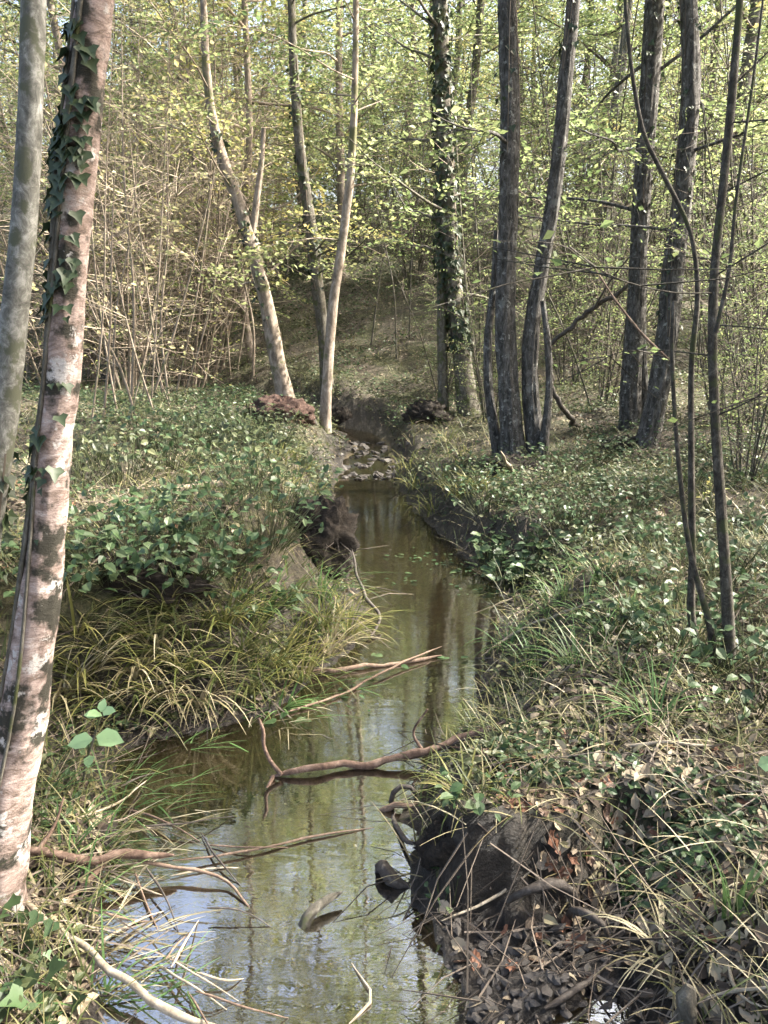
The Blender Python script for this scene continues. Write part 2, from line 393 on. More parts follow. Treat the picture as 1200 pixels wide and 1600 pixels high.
# ------------------------------------------------------------------ mesh helpers
class MB:
    """collects vertices and quads / triangles of ONE object"""
    def __init__(s):
        s.v, s.f, s.n, s.mi = [], [], 0, []
    def add(s, v, f, mi=0):
        v = np.asarray(v, float).reshape(-1, 3); f = np.asarray(f, np.int64)
        s.v.append(v); s.f.append(f + s.n); s.n += len(v); s.mi.append(np.full(len(f), mi))
    def mesh(s, name, mats, origin=(0, 0, 0), smooth=True):
        me = bpy.data.meshes.new(name)
        V = np.vstack(s.v) - np.asarray(origin, float)
        me.vertices.add(len(V)); me.vertices.foreach_set('co', V.astype(np.float32).ravel())
        loops, starts, mi, k = [], [], [], 0
        for f, m_ in zip(s.f, s.mi):
            if not len(f): continue
            loops.append(f.ravel()); w = f.shape[1]
            starts.append(k + np.arange(len(f)) * w); k += f.size; mi.append(m_)
        L = np.concatenate(loops).astype(np.int32); S = np.concatenate(starts).astype(np.int32)
        me.loops.add(len(L)); me.loops.foreach_set('vertex_index', L)
        me.polygons.add(len(S)); me.polygons.foreach_set('loop_start', S)
        me.polygons.foreach_set('material_index', np.concatenate(mi).astype(np.int32))
        me.polygons.foreach_set('use_smooth', np.full(len(S), bool(smooth)))
        for m_ in (mats if isinstance(mats, (list, tuple)) else [mats]):
            me.materials.append(m_)
        me.update(calc_edges=True)
        return me
    def build(s, name, mats, parent=None, origin=(0, 0, 0), smooth=True):
        return link(name, s.mesh(name, mats, origin, smooth), parent, None if parent else origin)

def link(name, me, parent=None, loc=None):
    o = bpy.data.objects.new(name, me); COL.objects.link(o)
    if parent: o.parent = parent
    if loc is not None: o.location = loc
    return o

def tag(o, label=None, cat=None, group=None, kind=None):
    if label: o['label'] = label
    if cat: o['category'] = cat
    if group: o['group'] = group
    if kind: o['kind'] = kind
    return o

def thing(name, label, cat, loc, group=None):
    o = bpy.data.objects.new(name, None); COL.objects.link(o)
    o.empty_display_size = 0.1; o.location = tuple(loc)
    return tag(o, label, cat, group)

def copy_tree(o, parent=None):
    c = o.copy(); COL.objects.link(c); c.parent = parent
    for ch in list(o.children):
        copy_tree(ch, c)
    return c

def resample(P, R, n):
    P = smooth_poly(P, 6) if len(P) > 2 else np.array(P, float)
    R = np.array(R, float)
    t0 = np.linspace(0, 1, len(R)); t1 = np.linspace(0, 1, len(P))
    R = np.interp(t1, t0, R)
    s = np.concatenate([[0], np.cumsum(np.linalg.norm(np.diff(P, axis=0), axis=1))])
    u = np.linspace(0, s[-1], n)
    return np.stack([np.interp(u, s, P[:, i]) for i in range(3)], -1), np.interp(u, s, R)

def tube(mb, P, R, sides=8, rough=0.0, rs=(6, 6), mi=0, cap=True):
    P = np.asarray(P, float); R = np.asarray(R, float); n = len(P)
    T = norm(np.gradient(P, axis=0))
    ref = np.array([0.0, 0, 1]) if abs(T[0, 2]) < 0.9 else np.array([1.0, 0, 0])
    U = np.zeros_like(P)
    u = np.cross(T[0], ref); u /= np.linalg.norm(u)
    for i in range(n):
        u = u - T[i] * np.dot(u, T[i]); u /= np.linalg.norm(u) + 1e-12; U[i] = u
    W = np.cross(T, U)
    a = np.linspace(0, 2 * pi, sides, endpoint=False)
    rad = R[:, None] * np.ones((1, sides))
    if rough:
        s = np.concatenate([[0], np.cumsum(np.linalg.norm(np.diff(P, axis=0), axis=1))])
        ca, sa = np.cos(a)[None] * np.ones((n, 1)), np.sin(a)[None] * np.ones((n, 1))
        off = float(P[0, 0] * 3.1 + P[0, 1])
        rad = rad * (1 + rough * fbm(ca * rs[0] / 3 + off, sa * rs[0] / 3, (s[:, None] * rs[1]) * np.ones((1, sides)), oct=3))
    V = P[:, None] + rad[..., None] * (np.cos(a)[None, :, None] * U[:, None] + np.sin(a)[None, :, None] * W[:, None])
    i = np.arange(n - 1)[:, None] * sides; j = np.arange(sides)[None]; j2 = (j + 1) % sides
    Fq = np.stack([i + j, i + j2, i + sides + j2, i + sides + j], -1).reshape(-1, 4)
    mb.add(V.reshape(-1, 3), Fq, mi)
    if cap:
        for e, order in ((0, -1), (n - 1, 1)):
            c = np.vstack([V[e], P[e][None]])
            k = np.arange(sides)
            f = np.stack([k, (k + 1) % sides, np.full(sides, sides)], -1)
            mb.add(c, f[:, ::order], mi)

def twigs(mb, A, B, r0, r1, mi=0, bend=0.0):
    """many three-sided twigs, two segments each"""
    A = np.asarray(A, float); B = np.asarray(B, float); n = len(A)
    if n == 0: return
    D = norm(B - A)
    ref = np.where(np.abs(D[:, 2:3]) < 0.9, np.array([[0, 0, 1.0]]), np.array([[1.0, 0, 0]]))
    U = norm(np.cross(D, ref)); W = np.cross(D, U)
    L = np.linalg.norm(B - A, axis=1, keepdims=True)
    Mid = (A + B) / 2 + bend * L * (U * RNG.normal(size=(n, 1)) + W * RNG.normal(size=(n, 1)))
    r0 = np.broadcast_to(np.asarray(r0, float), (n,)); r1 = np.broadcast_to(np.asarray(r1, float), (n,))
    rings = []
    for C, r in ((A, r0), (Mid, (r0 + r1) / 2), (B, r1)):
        for k in range(3):
            a = 2 * pi * k / 3
            rings.append(C + r[:, None] * (math.cos(a) * U + math.sin(a) * W))
    V = np.stack(rings, 1)
    q = []
    for s_ in (0, 1):
        for k in range(3):
            q.append([s_ * 3 + k, s_ * 3 + (k + 1) % 3, s_ * 3 + 3 + (k + 1) % 3, s_ * 3 + 3 + k])
    Fq = (np.arange(n)[:, None, None] * 9 + np.array(q)[None]).reshape(-1, 4)
    mb.add(V.reshape(-1, 3), Fq, mi)

def leaves(mb, P, D, N, L, W, mi=0, fold=0.15, shape='rhomb'):
    """leaf blades: P base, D axis, N normal, L length, W width"""
    P = np.asarray(P, float); n = len(P)
    if n == 0: return
    D = norm(np.asarray(D, float)); S = norm(np.cross(D, np.asarray(N, float))); N = np.cross(S, D)
    L = np.broadcast_to(np.asarray(L, float), (n,))[:, None]; W = np.broadcast_to(np.asarray(W, float), (n,))[:, None]
    if shape == 'rhomb':
        t = 0.42
        V = np.stack([P, P + D * L * t + S * W / 2 + N * W * fold, P + D * L, P + D * L * t - S * W / 2 + N * W * fold], 1)
        Fq = (np.arange(n)[:, None, None] * 4 + np.array([[0, 1, 2], [0, 2, 3]])[None]).reshape(-1, 3)
    elif shape == 'oval':
        tip = N * L * -0.12
        V = np.stack([P, P + D * L * .28 + S * W * .46 + N * W * fold, P + D * L * .66 + S * W * .40 + N * W * fold + tip * .4, P + D * L + tip,
                      P + D * L * .66 - S * W * .40 + N * W * fold + tip * .4, P + D * L * .28 - S * W * .46 + N * W * fold, P + D * L * .45], 1)
        Fq = (np.arange(n)[:, None, None] * 7 + np.array([[0, 1, 6], [1, 2, 6], [2, 3, 6], [3, 4, 6], [4, 5, 6], [5, 0, 6]])[None]).reshape(-1, 3)
    else:  # ivy: five points
        pts = [(0, 0), (-.08, .30), (.22, .52), (.45, .24), (1.0, 0), (.45, -.24), (.22, -.52), (-.08, -.30)]
        V = [P + D * L * a + S * W * b + N * W * fold * abs(b) * 2 for a, b in pts]
        V.append(P + D * L * 0.25 - N * W * 0.03)
        V = np.stack(V, 1)
        tr = [[i, (i + 1) % 8, 8] for i in range(8)]
        Fq = (np.arange(n)[:, None, None] * 9 + np.array(tr)[None]).reshape(-1, 3)
    mb.add(V.reshape(-1, 3), Fq, mi)

def blades(mb, P, Hd, L, W, lean=0.4, droop=1.0, seg=4, mi=0):
    """arching grass blades: Hd heading angle"""
    P = np.asarray(P, float); n = len(P)
    if n == 0: return
    L = np.broadcast_to(np.asarray(L, float), (n,)); W = np.broadcast_to(np.asarray(W, float), (n,))
    lean = np.broadcast_to(np.asarray(lean, float), (n,)); droop = np.broadcast_to(np.asarray(droop, float), (n,))
    hx, hy = np.cos(Hd), np.sin(Hd)
    C = P.copy(); ang = lean.copy()
    sx, sy = -hy, hx
    rows = []
    for k in range(seg + 1):
        t = k / seg
        w = W * (1 - t ** 1.6) * 0.5 + 0.0004
        S = np.stack([sx, sy, np.zeros(n)], -1)
        rows += [C + S * w[:, None], C - S * w[:, None]]
        ang = ang + droop / seg
        stp = (L / seg)[:, None] * np.stack([np.sin(ang) * hx, np.sin(ang) * hy, np.cos(ang)], -1)
        C = C + stp
    V = np.stack(rows, 1); m = 2 * (seg + 1)
    q = [[2 * k, 2 * k + 1, 2 * k + 3, 2 * k + 2] for k in range(seg)]
    Fq = (np.arange(n)[:, None, None] * m + np.array(q)[None]).reshape(-1, 4)
    mb.add(V.reshape(-1, 3), Fq, mi)

def rand_dirs(n, flat=0.4):
    a = RNG.uniform(0, 2 * pi, n)
    return norm(np.stack([np.cos(a), np.sin(a), RNG.normal(0, flat, n)], -1))

def sprays(mbl, mbt, C, D, L, nl, size, mi=0, tr=0.004, shape='rhomb', upn=0.45, droop=0.25):
    """leafy twigs: at C, heading D, length L; nl leaves each in a loose flat spray"""
    n = len(C)
    if n == 0: return
    D = norm(np.asarray(D, float)); L = np.broadcast_to(np.asarray(L, float), (n,))
    up = norm(np.array([[0, 0, 1.0]]) + RNG.normal(0, 0.25, (n, 3)))
    S = norm(np.cross(D, up)); N = np.cross(S, D)
    t = (np.arange(nl) + 0.6) / nl
    t = t[None] * np.ones((n, 1)) + RNG.normal(0, 0.03, (n, nl))
    side = np.where(np.arange(nl) % 2 == 0, 1.0, -1.0)[None] * np.ones((n, 1))
    base = C[:, None] + D[:, None] * (L[:, None] * t)[..., None] - np.array([0, 0, 1.0]) * (droop * L[:, None] * t * t)[..., None]
    base = base + S[:, None] * (side * RNG.uniform(0, 0.10, (n, nl)) * L[:, None])[..., None]
    ax = D[:, None] * 0.75 + S[:, None] * side[..., None] + RNG.normal(0, 0.3, (n, nl, 3))
    nn = N[:, None] + RNG.normal(0, upn, (n, nl, 3))
    sz = size * RNG.uniform(0.6, 1.25, (n, nl))
    leaves(mbl, base.reshape(-1, 3), ax.reshape(-1, 3), nn.reshape(-1, 3), sz.ravel(), (sz * 0.62).ravel(), mi, shape=shape)
    if mbt is not None:
        twigs(mbt, C, C + D * L[:, None] - np.array([0, 0, 1.0]) * (droop * L)[:, None], tr, tr * 0.35, bend=0.04)

# ------------------------------------------------------------------ SETTING: ground, water
def axis_pts(lo, hi, fine_lo, fine_hi, step, grow):
    mid = list(np.arange(fine_lo, fine_hi, step))
    a, s = fine_hi, step
    while a < hi:
        mid.append(a); s *= grow; a += s
    mid.append(hi)
    a, s, low = fine_lo - step, step, []
    while a > lo:
        low.append(a); s *= grow; a -= s
    low.append(lo)
    return np.array(sorted(low) + mid)

gx = axis_pts(-110, 110, -1.7, 1.7, 0.018, 1.045)
gy = axis_pts(-40, 160, 1.2, 3.2, 0.018, 1.025)
GX, GY = np.meshgrid(gx, gy)
xf, yf = GX.ravel(), GY.ravel()
gz = H(xf, yf)
nx, ny = len(gx), len(gy)
ii = (np.arange(ny - 1)[:, None] * nx + np.arange(nx - 1)[None])
gf = np.stack([ii, ii + 1, ii + nx + 1, ii + nx], -1).reshape(-1, 4)
GZ = gz.reshape(ny, nx)
_sy, _sx = np.gradient(GZ, gy, gx)
GN = 1 / np.sqrt(1 + _sx ** 2 + _sy ** 2)
H_exact = H
def _bil(G, x, y):
    x = np.asarray(x, float); y = np.asarray(y, float)
    i = np.clip(np.searchsorted(gx, x) - 1, 0, nx - 2); j = np.clip(np.searchsorted(gy, y) - 1, 0, ny - 2)
    u_ = np.clip((x - gx[i]) / (gx[i + 1] - gx[i]), 0, 1); v_ = np.clip((y - gy[j]) / (gy[j + 1] - gy[j]), 0, 1)
    return (G[j, i] * (1 - u_) + G[j, i + 1] * u_) * (1 - v_) + (G[j + 1, i] * (1 - u_) + G[j + 1, i + 1] * u_) * v_
def H(x, y):                       # from here on heights are read off the built ground sheet
    return _bil(GZ, x, y)
mb = MB(); mb.add(np.stack([xf, yf, gz], -1), gf)
ground = mb.build('ground', M['ground'])
tag(ground, kind='structure')
dch, insch, lch = chan(xf, yf)
nzv = fbm(xf * 3, yf * 3 + 20, oct=4)
slope_wet = ss(0.55, 0.05, dch + 0.16 * nzv) * ss(0.5, 0.1, gz - water_level(yf))
shelf = (~lch) * ss(1.95, 1.70, yf) * ss(0.95, 0.6, xf + 0.1 * nzv)
steep = (~lch) * (yf < 2.4) * (xf < .30) * ss(.80, .60, GN.ravel())
mudv = np.clip(np.maximum(np.maximum(slope_wet, shelf), steep), 0, 1)
a_ = ground.data.attributes.new('mud', 'FLOAT', 'POINT'); a_.data.foreach_set('value', mudv.astype(np.float32))
b_ = ground.data.attributes.new('bed', 'FLOAT', 'POINT')
b_.data.foreach_set('value', (insch * (yf < 9.6) * ss(0.0, 0.08, dch)).astype(np.float32))

# water surface: a strip between the two banks, running a little under them
n_r = 130
LEr, _ = resample(np.c_[np.array(LW), np.zeros(len(LW))], np.ones(len(LW)), n_r)
REr, _ = resample(np.c_[np.array(RW), np.zeros(len(RW))], np.ones(len(RW)), n_r)
nc = 14
u = np.linspace(-0.18, 1.18, nc)
WV = LEr[:, None] * (1 - u)[None, :, None] + REr[:, None] * u[None, :, None]
WV[..., 2] = water_level(WV[..., 1])
wi = (np.arange(n_r - 1)[:, None] * nc + np.arange(nc - 1)[None])
mb = MB(); mb.add(WV.reshape(-1, 3), np.stack([wi, wi + 1, wi + nc + 1, wi + nc], -1).reshape(-1, 4))
tag(mb.build('stream_water', M['water']), kind='structure')
# small puddle on the mud
pz = Hs(PUD[0], PUD[1]) + 0.022
k = np.linspace(0, 2 * pi, 28, endpoint=False)
rr_ = 0.085 * (1 + 0.2 * np.sin(3 * k + 1))
mb = MB(); mb.add(np.vstack([np.stack([PUD[0] + rr_ * np.cos(k) * 1.2, PUD[1] + rr_ * np.sin(k), np.full(28, pz)], -1), [[PUD[0], PUD[1], pz]]]),
                  np.stack([np.arange(28), (np.arange(28) + 1) % 28, np.full(28, 28)], -1))
tag(mb.build('puddle', M['water']), kind='structure')

# ------------------------------------------------------------------ TREES
def trunk_pts(trace, Y=None, top=9.0, dY=0.0, zoff=0.06, wf=0.80):
    """trace: (px, py, width px) from base to top of frame -> world points and radii"""
    b = onground(trace[0][0], trace[0][1]) if Y is None else None
    Y0 = b[1] if Y is None else Y
    P, R = [], []
    for i, (px, py, w) in enumerate(trace):
        p = at(px, py, Y0 + dY * i / max(len(trace) - 1, 1))
        P.append(p); R.append(pxw(w, p) / 2 * wf)
    P = np.array(P)
    if Y is not None and trace[0][1] < 560 and trace[0][1] > 0:       # a fork that leaves another stem in the air
        if top <= 0: return P, np.array(R)
        return np.vstack([P, P[-1] + norm(P[-1] - P[-2]) * 1.2]), np.array(R + [R[-1] * 0.4])
    gzz = Hs(P[0][0], P[0][1])
    if Y is not None and P[0][2] > gzz:                      # carry the foot down to the ground
        d = P[0] - P[1]; d = d / max(-d[2], 1e-3)
        q = P[0] + d * (P[0][2] - gzz + zoff)
        P = np.vstack([[q], P]); R = [R[0] * 1.1] + R
    P[0][2] = Hs(P[0][0], P[0][1]) - zoff
    if top > P[-1][2] + 0.4:
        d = norm(P[-1] - P[-2]); d = norm(d + np.array([0, 0, 0.8]))
        steps = 3
        for s_ in range(steps):
            l_ = (top - P[-1][2]) / (steps - s_) / max(d[2], 0.3)
            P = np.vstack([P, P[-1] + d * l_]); R.append(R[-1] * 0.72)
            d = norm(d + RNG.normal(0, 0.08, 3) + np.array([0, 0, 0.3]))
    return P, np.array(R)

def build_trunk(name, P, R, mat, parent, org, sides=18, rough=0.10, rs=(6, 4), flare=0.45, step=0.06, maxn=150, hump=0.12):
    ln = np.sum(np.linalg.norm(np.diff(P, axis=0), axis=1))
    n = int(min(maxn, max(10, ln / step)))
    Q, r = resample(P, R, n)
    h = Q[:, 2] - Q[0, 2]
    r = r * (1 + flare * np.exp(-h / (hump + 1e-3)))
    mb = MB(); tube(mb, Q, r, sides, rough, rs)
    return mb.build(name, mat, parent, org), Q, r

def branch_on(Q, r, z, az, length, rise, parent, org, mat, mbl, nl=12, leaf=0.06, nspray=10, mi=0, r0=None, droop=0.25):
    """one side branch with twigs (own mesh); leaves go to mbl"""
    i = int(np.argmin(np.abs(Q[:, 2] - z)))
    p = Q[i]; rb = (r[i] * 0.35 if r0 is None else r0)
    d = np.array([math.cos(az), math.sin(az), rise]); d /= np.linalg.norm(d)
    pts = [p]; cur = p.copy()
    for k_ in range(5):
        d = norm(d + RNG.normal(0, 0.16, 3)); cur = cur + d * length / 5; pts.append(cur.copy())
    B, br = resample(np.array(pts), np.linspace(rb, rb * 0.15, 6), 16)
    mb = MB(); tube(mb, B, br, 6, cap=False)
    if nspray:
        t = RNG.uniform(0.25, 1.0, nspray)
        idx = (t * 15).astype(int)
        C = B[idx]
        D = norm(norm(B[np.minimum(idx + 1, 15)] - B[np.maximum(idx - 1, 0)]) * 0.7 + rand_dirs(nspray, 0.25))
        sprays(mbl, mb, C, D, RNG.uniform(0.3, 0.7, nspray) * min(1, length / 2 + 0.3), nl, leaf, mi, tr=max(0.003, rb * 0.25), droop=droop)
    return mb.build('branch', mat, parent, org)

def ivy_on(Q, r, z0, z1, n, size, parent, org, mat=None, jit=0.5, shape='ivy', name='ivy'):
    mbv = MB()
    z = RNG.uniform(z0, z1, n)
    keep = vnoise(z * 2.2, z * 0 + Q[0, 0] * 9) + RNG.uniform(-0.8, 0.8, n) > -0.35
    z = z[keep]; n = len(z)
    idx = np.clip(np.searchsorted(Q[:, 2], z), 0, len(Q) - 1)
    a = RNG.uniform(0, 2 * pi, n)
    out = np.stack([np.cos(a), np.sin(a), np.zeros(n)], -1)
    sz = size * RNG.uniform(0.5, 1.3, n)
    C = np.stack([np.interp(z, Q[:, 2], Q[:, k_]) for k_ in range(3)], -1)
    P = C + out * (r[idx] * 1.0 + RNG.uniform(0, jit, n) * size)[:, None]
    D = np.array([[0, 0, -0.8]]) + out * 0.35 + RNG.normal(0, 0.4, (n, 3))
    leaves(mbv, P, D, out + np.array([[0, 0, 0.5]]) + RNG.normal(0, 0.3, (n, 3)), sz, sz, shape=shape, fold=0.12)
    # climbing stems holding the leaves
    for _k in range(3):
        a0 = RNG.uniform(0, 2 * pi); zz = np.linspace(z0, z1, 24)
        aa = a0 + 0.9 * np.sin(zz * 1.3 + _k)
        ci = np.clip(np.searchsorted(Q[:, 2], zz), 0, len(Q) - 1)
        cc = np.stack([np.interp(zz, Q[:, 2], Q[:, k_]) for k_ in range(3)], -1)
        rad_ = r[ci] * 1.02
        tube(mbv, cc + np.stack([np.cos(aa) * rad_, np.sin(aa) * rad_, 0 * aa], -1), np.full(24, size * 0.09), 4, mi=1, cap=False)
    o = mbv.build(name, [mat or M['ivy'], M['twig_dark']], parent, org, smooth=False)
    o['kind'] = 'stuff'
    return o

def crown(parent, org, C, rad, ns, nl, leaf, mats, L=(0.4, 0.9), name='crown', mi_p=None):
    """leafy twigs spread through an ellipsoid"""
    mbl = MB()
    v = norm(RNG.normal(size=(ns, 3))) * (RNG.uniform(0.15, 1, (ns, 1)) ** 0.45)
    P = np.asarray(C) + v * np.asarray(rad)
    clump = fbm(P[:, 0] * 0.9, P[:, 1] * 0.9, P[:, 2] * 1.3, oct=2) > -0.12
    P = P[clump]; v = v[clump]
    D = norm(np.c_[v[:, :2], v[:, 2] * 0.2] + rand_dirs(len(P), 0.3) * 0.8)
    mi = RNG.choice(len(mats), len(P), p=mi_p)
    mbt = MB()
    for k_ in range(len(mats)):
        s_ = mi == k_
        sprays(mbl, mbt, P[s_], D[s_], RNG.uniform(*L, s_.sum()), nl, leaf, k_, tr=0.006)
    off = len(mats)
    for v_, f_ in zip(mbt.v, mbt.f):
        pass
    o = mbl.build(name, mats, parent, org, smooth=False); o['kind'] = 'stuff'
    if mbt.v:
        t_ = mbt.build('twigs', M['twig_dark'], parent, org); t_['kind'] = 'stuff'
    return o

# --- the two near trunks on the left
T1 = [(-24, 1425, 104), (18, 1200, 88), (38, 1100, 80), (53, 1000, 72), (65, 900, 68), (75, 800, 63), (83, 700, 60), (95, 600, 60),
      (103, 500, 61), (110, 400, 60), (117, 300, 62), (128, 200, 64), (138, 100, 62), (148, 0, 62)]
b1 = onground(-24, 1425)
P, R = trunk_pts(T1, Y=b1[1] + 0.02, top=9.5, wf=0.90)
org = P[0]
t1 = thing('tree', 'leaning pale pinkish trunk with dark ivy patches, nearest tree at left edge', 'tree', org)
_, Q1, r1 = build_trunk('trunk', P, R, M['bark_pale'], t1, org, sides=44, rough=0.075, rs=(9, 16), step=0.018, maxn=420, flare=0.25)
iv = MB(); a0 = 2.6
zz = np.linspace(Q1[0, 2] + 0.3, 3.2, 70)
cc = np.stack([np.interp(zz, Q1[:, 2], Q1[:, k_]) for k_ in range(3)], -1)
for kk in range(3):
    aa = -1.9 - 0.35 * kk + 0.35 * np.sin(zz * 3 + kk * 2)
    rr = np.interp(zz, Q1[:, 2], r1) + 0.003
    tube(iv, cc + np.stack([np.cos(aa) * rr, np.sin(aa) * rr, 0 * aa], -1), np.full(70, 0.0045), 5)
ivst = iv.build('ivy_stem', M['bark_moss'], t1, org)
nleaf = 0
for (py, npc) in ((40, 6), (80, 7), (120, 8), (160, 8), (195, 14), (222, 14), (250, 12), (285, 10), (320, 8), (360, 7), (410, 7), (450, 6), (490, 6), (735, 9), (765, 4), (660, 3), (600, 3), (690, 4), (850, 2)):
    for q_ in range(int(npc * 1.7)):
        z = at(100, py + random.uniform(-14, 14), b1[1])[2]
        i = int(np.argmin(np.abs(Q1[:, 2] - z)))
        a = random.uniform(-3.9, -0.9)
        out = np.array([math.cos(a), math.sin(a), 0])
        mbq = MB(); sz = random.uniform(0.014, 0.040)
        leaves(mbq, [[0, 0, 0]], [out * 0.5 + np.array([random.uniform(-.5, .5), random.uniform(-.2, .2), -0.8])],
               [out + np.array([0, 0, .5]) + RNG.normal(0, .25, 3)], sz, sz * 1.05, shape='ivy')
        o = mbq.build('ivy_leaf', M['ivy'], ivst, smooth=True)
        o.location = tuple(Q1[i] + out * (r1[i] + 0.004) - org)
cb = MB()
for az, z, ln_ in ((0.6, 3.2, 1.8), (2.2, 3.8, 2.0), (-0.4, 4.6, 2.0), (1.4, 5.2, 1.8), (3.0, 6.0, 1.6), (0.2, 6.6, 1.5), (-1.6, 7.2, 1.4)):
    branch_on(Q1, r1, z, az, ln_, 0.35, t1, org, M['bark_pale'], cb, nl=12, leaf=0.07, nspray=16)
cb.build('crown', M['leaf_green'], t1, org, smooth=False)['kind'] = 'stuff'

T2 = [(-45, 960, 50), (-16, 800, 46), (0, 700, 45), (12, 600, 45), (22, 500, 45), (33, 400, 42), (41, 300, 41), (46, 200, 40), (50, 100, 40), (53, 0, 40)]
b2 = onground(-45, 960)
P, R = trunk_pts(T2, Y=b2[1], top=10, wf=0.92)
org = P[0]
t2 = thing('tree', 'straight mottled grey trunk just behind the pinkish trunk at left edge', 'tree', org)
_, Q2, r2 = build_trunk('trunk', P, R, M['bark_grey'], t2, org, sides=24, rough=0.06, rs=(5, 6), step=0.04, maxn=200)
cb = MB()
for az, z, ln_ in ((0.3, 3.9, 2.0), (1.7, 4.4, 2.0), (2.8, 5.0, 2.0), (-0.6, 5.8, 1.8), (0.9, 6.6, 1.8), (2.0, 7.5, 1.6)):
    branch_on(Q2, r2, z, az, ln_, 0.3, t2, org, M['bark_grey'], cb, nl=12, leaf=0.07, nspray=14)
cb.build('crown', M['leaf_green'], t2, org, smooth=False)['kind'] = 'stuff'
ivy_on(Q2, r2, 0.5, 1.1, 60, 0.05, t2, org)

# --- trees of the middle distance, traced: label, trunk traces, bark, ivy, crown
def forest_tree(label, traces, bark, ivy=None, top=13, leafm=('leaf_green', 'leaf_olive'), ns=400, Y=None, nbr=5, sides=16, group=None,
                br_z=(1.4, 6.0), leaf=0.065, rough=0.12, crownr=(2.3, 2.3, 3.6), wf=0.80, br_len=(1.0, 2.2), nspray=14, nl=10):
    root, org, first = None, None, None
    for ti, tr in enumerate(traces):
        Yb = Y if Y is not None else (None if first is None else first)
        if first is not None and Y is None:
            Yb = first + (0.10 * ((ti % 3) - 1))
        P, R = trunk_pts(tr, Y=Yb, top=top * (1 - 0.12 * ti) if tr[-1][1] <= 5 else -9, wf=wf)
        if root is None:
            org = P[0].copy(); first = P[0][1] if Y is None else Y
            root = thing('tree', label, 'tree', org, group)
        _, Q, r = build_trunk('trunk' if tr[0][1] >= 560 else 'forked_stem', P, R, M[bark], root, org, sides=sides, flare=0.3 if tr[0][1] >= 560 else 0, rough=rough, rs=(22, 3), step=0.05, maxn=170)
        if ivy and ti in ivy:
            z0, z1, n, sz = ivy[ti]
            ivy_on(Q, r, Q[0, 2] + z0, min(Q[-1, 2], Q[0, 2] + z1), n, sz, root, org)
        if ti == 0:
            Q0, r0 = Q, r
    cb = MB()
    for k_ in range(nbr):
        branch_on(Q0, r0, Q0[0, 2] + RNG.uniform(*br_z), RNG.uniform(0, 2 * pi), RNG.uniform(*br_len), RNG.uniform(0.0, 0.6), root, org, M[bark], cb,
                  nl=nl, leaf=leaf, nspray=nspray, mi=int(RNG.integers(len(leafm))), r0=float(min(0.03, r0.mean() * 0.3)))
    if ns:
        v = norm(RNG.normal(size=(ns, 3))) * (RNG.uniform(0.1, 1, (ns, 1)) ** 0.45)
        C = Q0[-1] - np.array([0, 0, crownr[2] * 0.55]) + v * np.array(crownr)
        mi_ = RNG.integers(len(leafm), size=ns)
        bt = MB()
        for q_ in range(len(leafm)):
            sprays(cb, bt, C[mi_ == q_], norm(v[mi_ == q_] * np.array([1, 1, .2]) + rand_dirs((mi_ == q_).sum(), .3) * .5), 0.9, 14, leaf * 1.6, q_, tr=0.007)
        bt.build('twigs', M['twig_dark'], root, org)['kind'] = 'stuff'
    if cb.v:
        cb.build('crown', [M[x] for x in leafm], root, org, smooth=False)['kind'] = 'stuff'
    return root, Q0, r0

forest_tree('light brown trunk leaning left from the red soil clump on the left bank',
            [[(450, 632, 34), (435, 570, 30), (415, 470, 28), (398, 400, 27), (378, 330, 25), (355, 270, 22), (335, 200, 18), (322, 100, 15), (318, 0, 13)],
             [(392, 385, 15), (400, 320, 13), (408, 255, 11), (412, 200, 8)]],
            'bark_tan', ivy={0: (1.0, 3.2, 160, 0.07)}, leafm=('leaf_olive', 'leaf_yellow'), nbr=12)
forest_tree('slender pale trunk rising straight from the stream head, leaning slightly right',
            [[(507, 668, 22), (512, 580, 20), (520, 480, 19), (533, 390, 18), (548, 270, 16), (554, 150, 13), (556, 0, 11)]],
            'bark_tan', leafm=('leaf_olive', 'leaf_green'), nbr=11)
forest_tree('dim brown trunk behind the slender pale trunk, tilting left',
            [[(512, 610, 24), (505, 520, 24), (494, 430, 24), (484, 340, 22), (473, 265, 20), (462, 150, 17), (455, 0, 15)]],
            'bark_moss', ivy={0: (1.5, 4.5, 220, 0.07)}, leafm=('leaf_olive', 'leaf_yellow'), nbr=9)
forest_tree('dark trunk wrapped in dense green ivy right of the stream head',
            [[(733, 645, 40), (722, 560, 36), (712, 480, 33), (702, 380, 32), (697, 270, 32), (692, 150, 30), (688, 0, 28)],
             [(692, 625, 20), (691, 560, 20), (690, 470, 17), (686, 380, 13), (684, 300, 9)]],
            'bark_moss', ivy={0: (0.8, 7.0, 2600, 0.075), 1: (1.2, 3.2, 160, 0.07)}, nbr=11)
forest_tree('big dark furrowed multi-stemmed tree on the right bank, in the middle of the photo',
            [[(803, 715, 52), (796, 620, 46), (789, 500, 43), (792, 400, 42), (795, 300, 42), (797, 150, 42), (792, 0, 42)],
             [(838, 700, 42), (828, 600, 36), (830, 520, 34), (846, 420, 32), (866, 300, 32), (882, 150, 31), (896, 0, 30)],
             [(778, 705, 24), (763, 600, 20), (763, 520, 17), (772, 440, 14), (775, 360, 10)],
             [(850, 690, 20), (858, 610, 16), (856, 540, 14), (848, 470, 11)]],
            'bark_dark', ivy={1: (3.0, 6.0, 160, 0.05), 0: (2.4, 6.0, 90, 0.05)}, nbr=9, sides=44, rough=0.11, wf=.70, ns=80, crownr=(2.4, 2.2, 2.4), br_z=(1.8, 6.0))
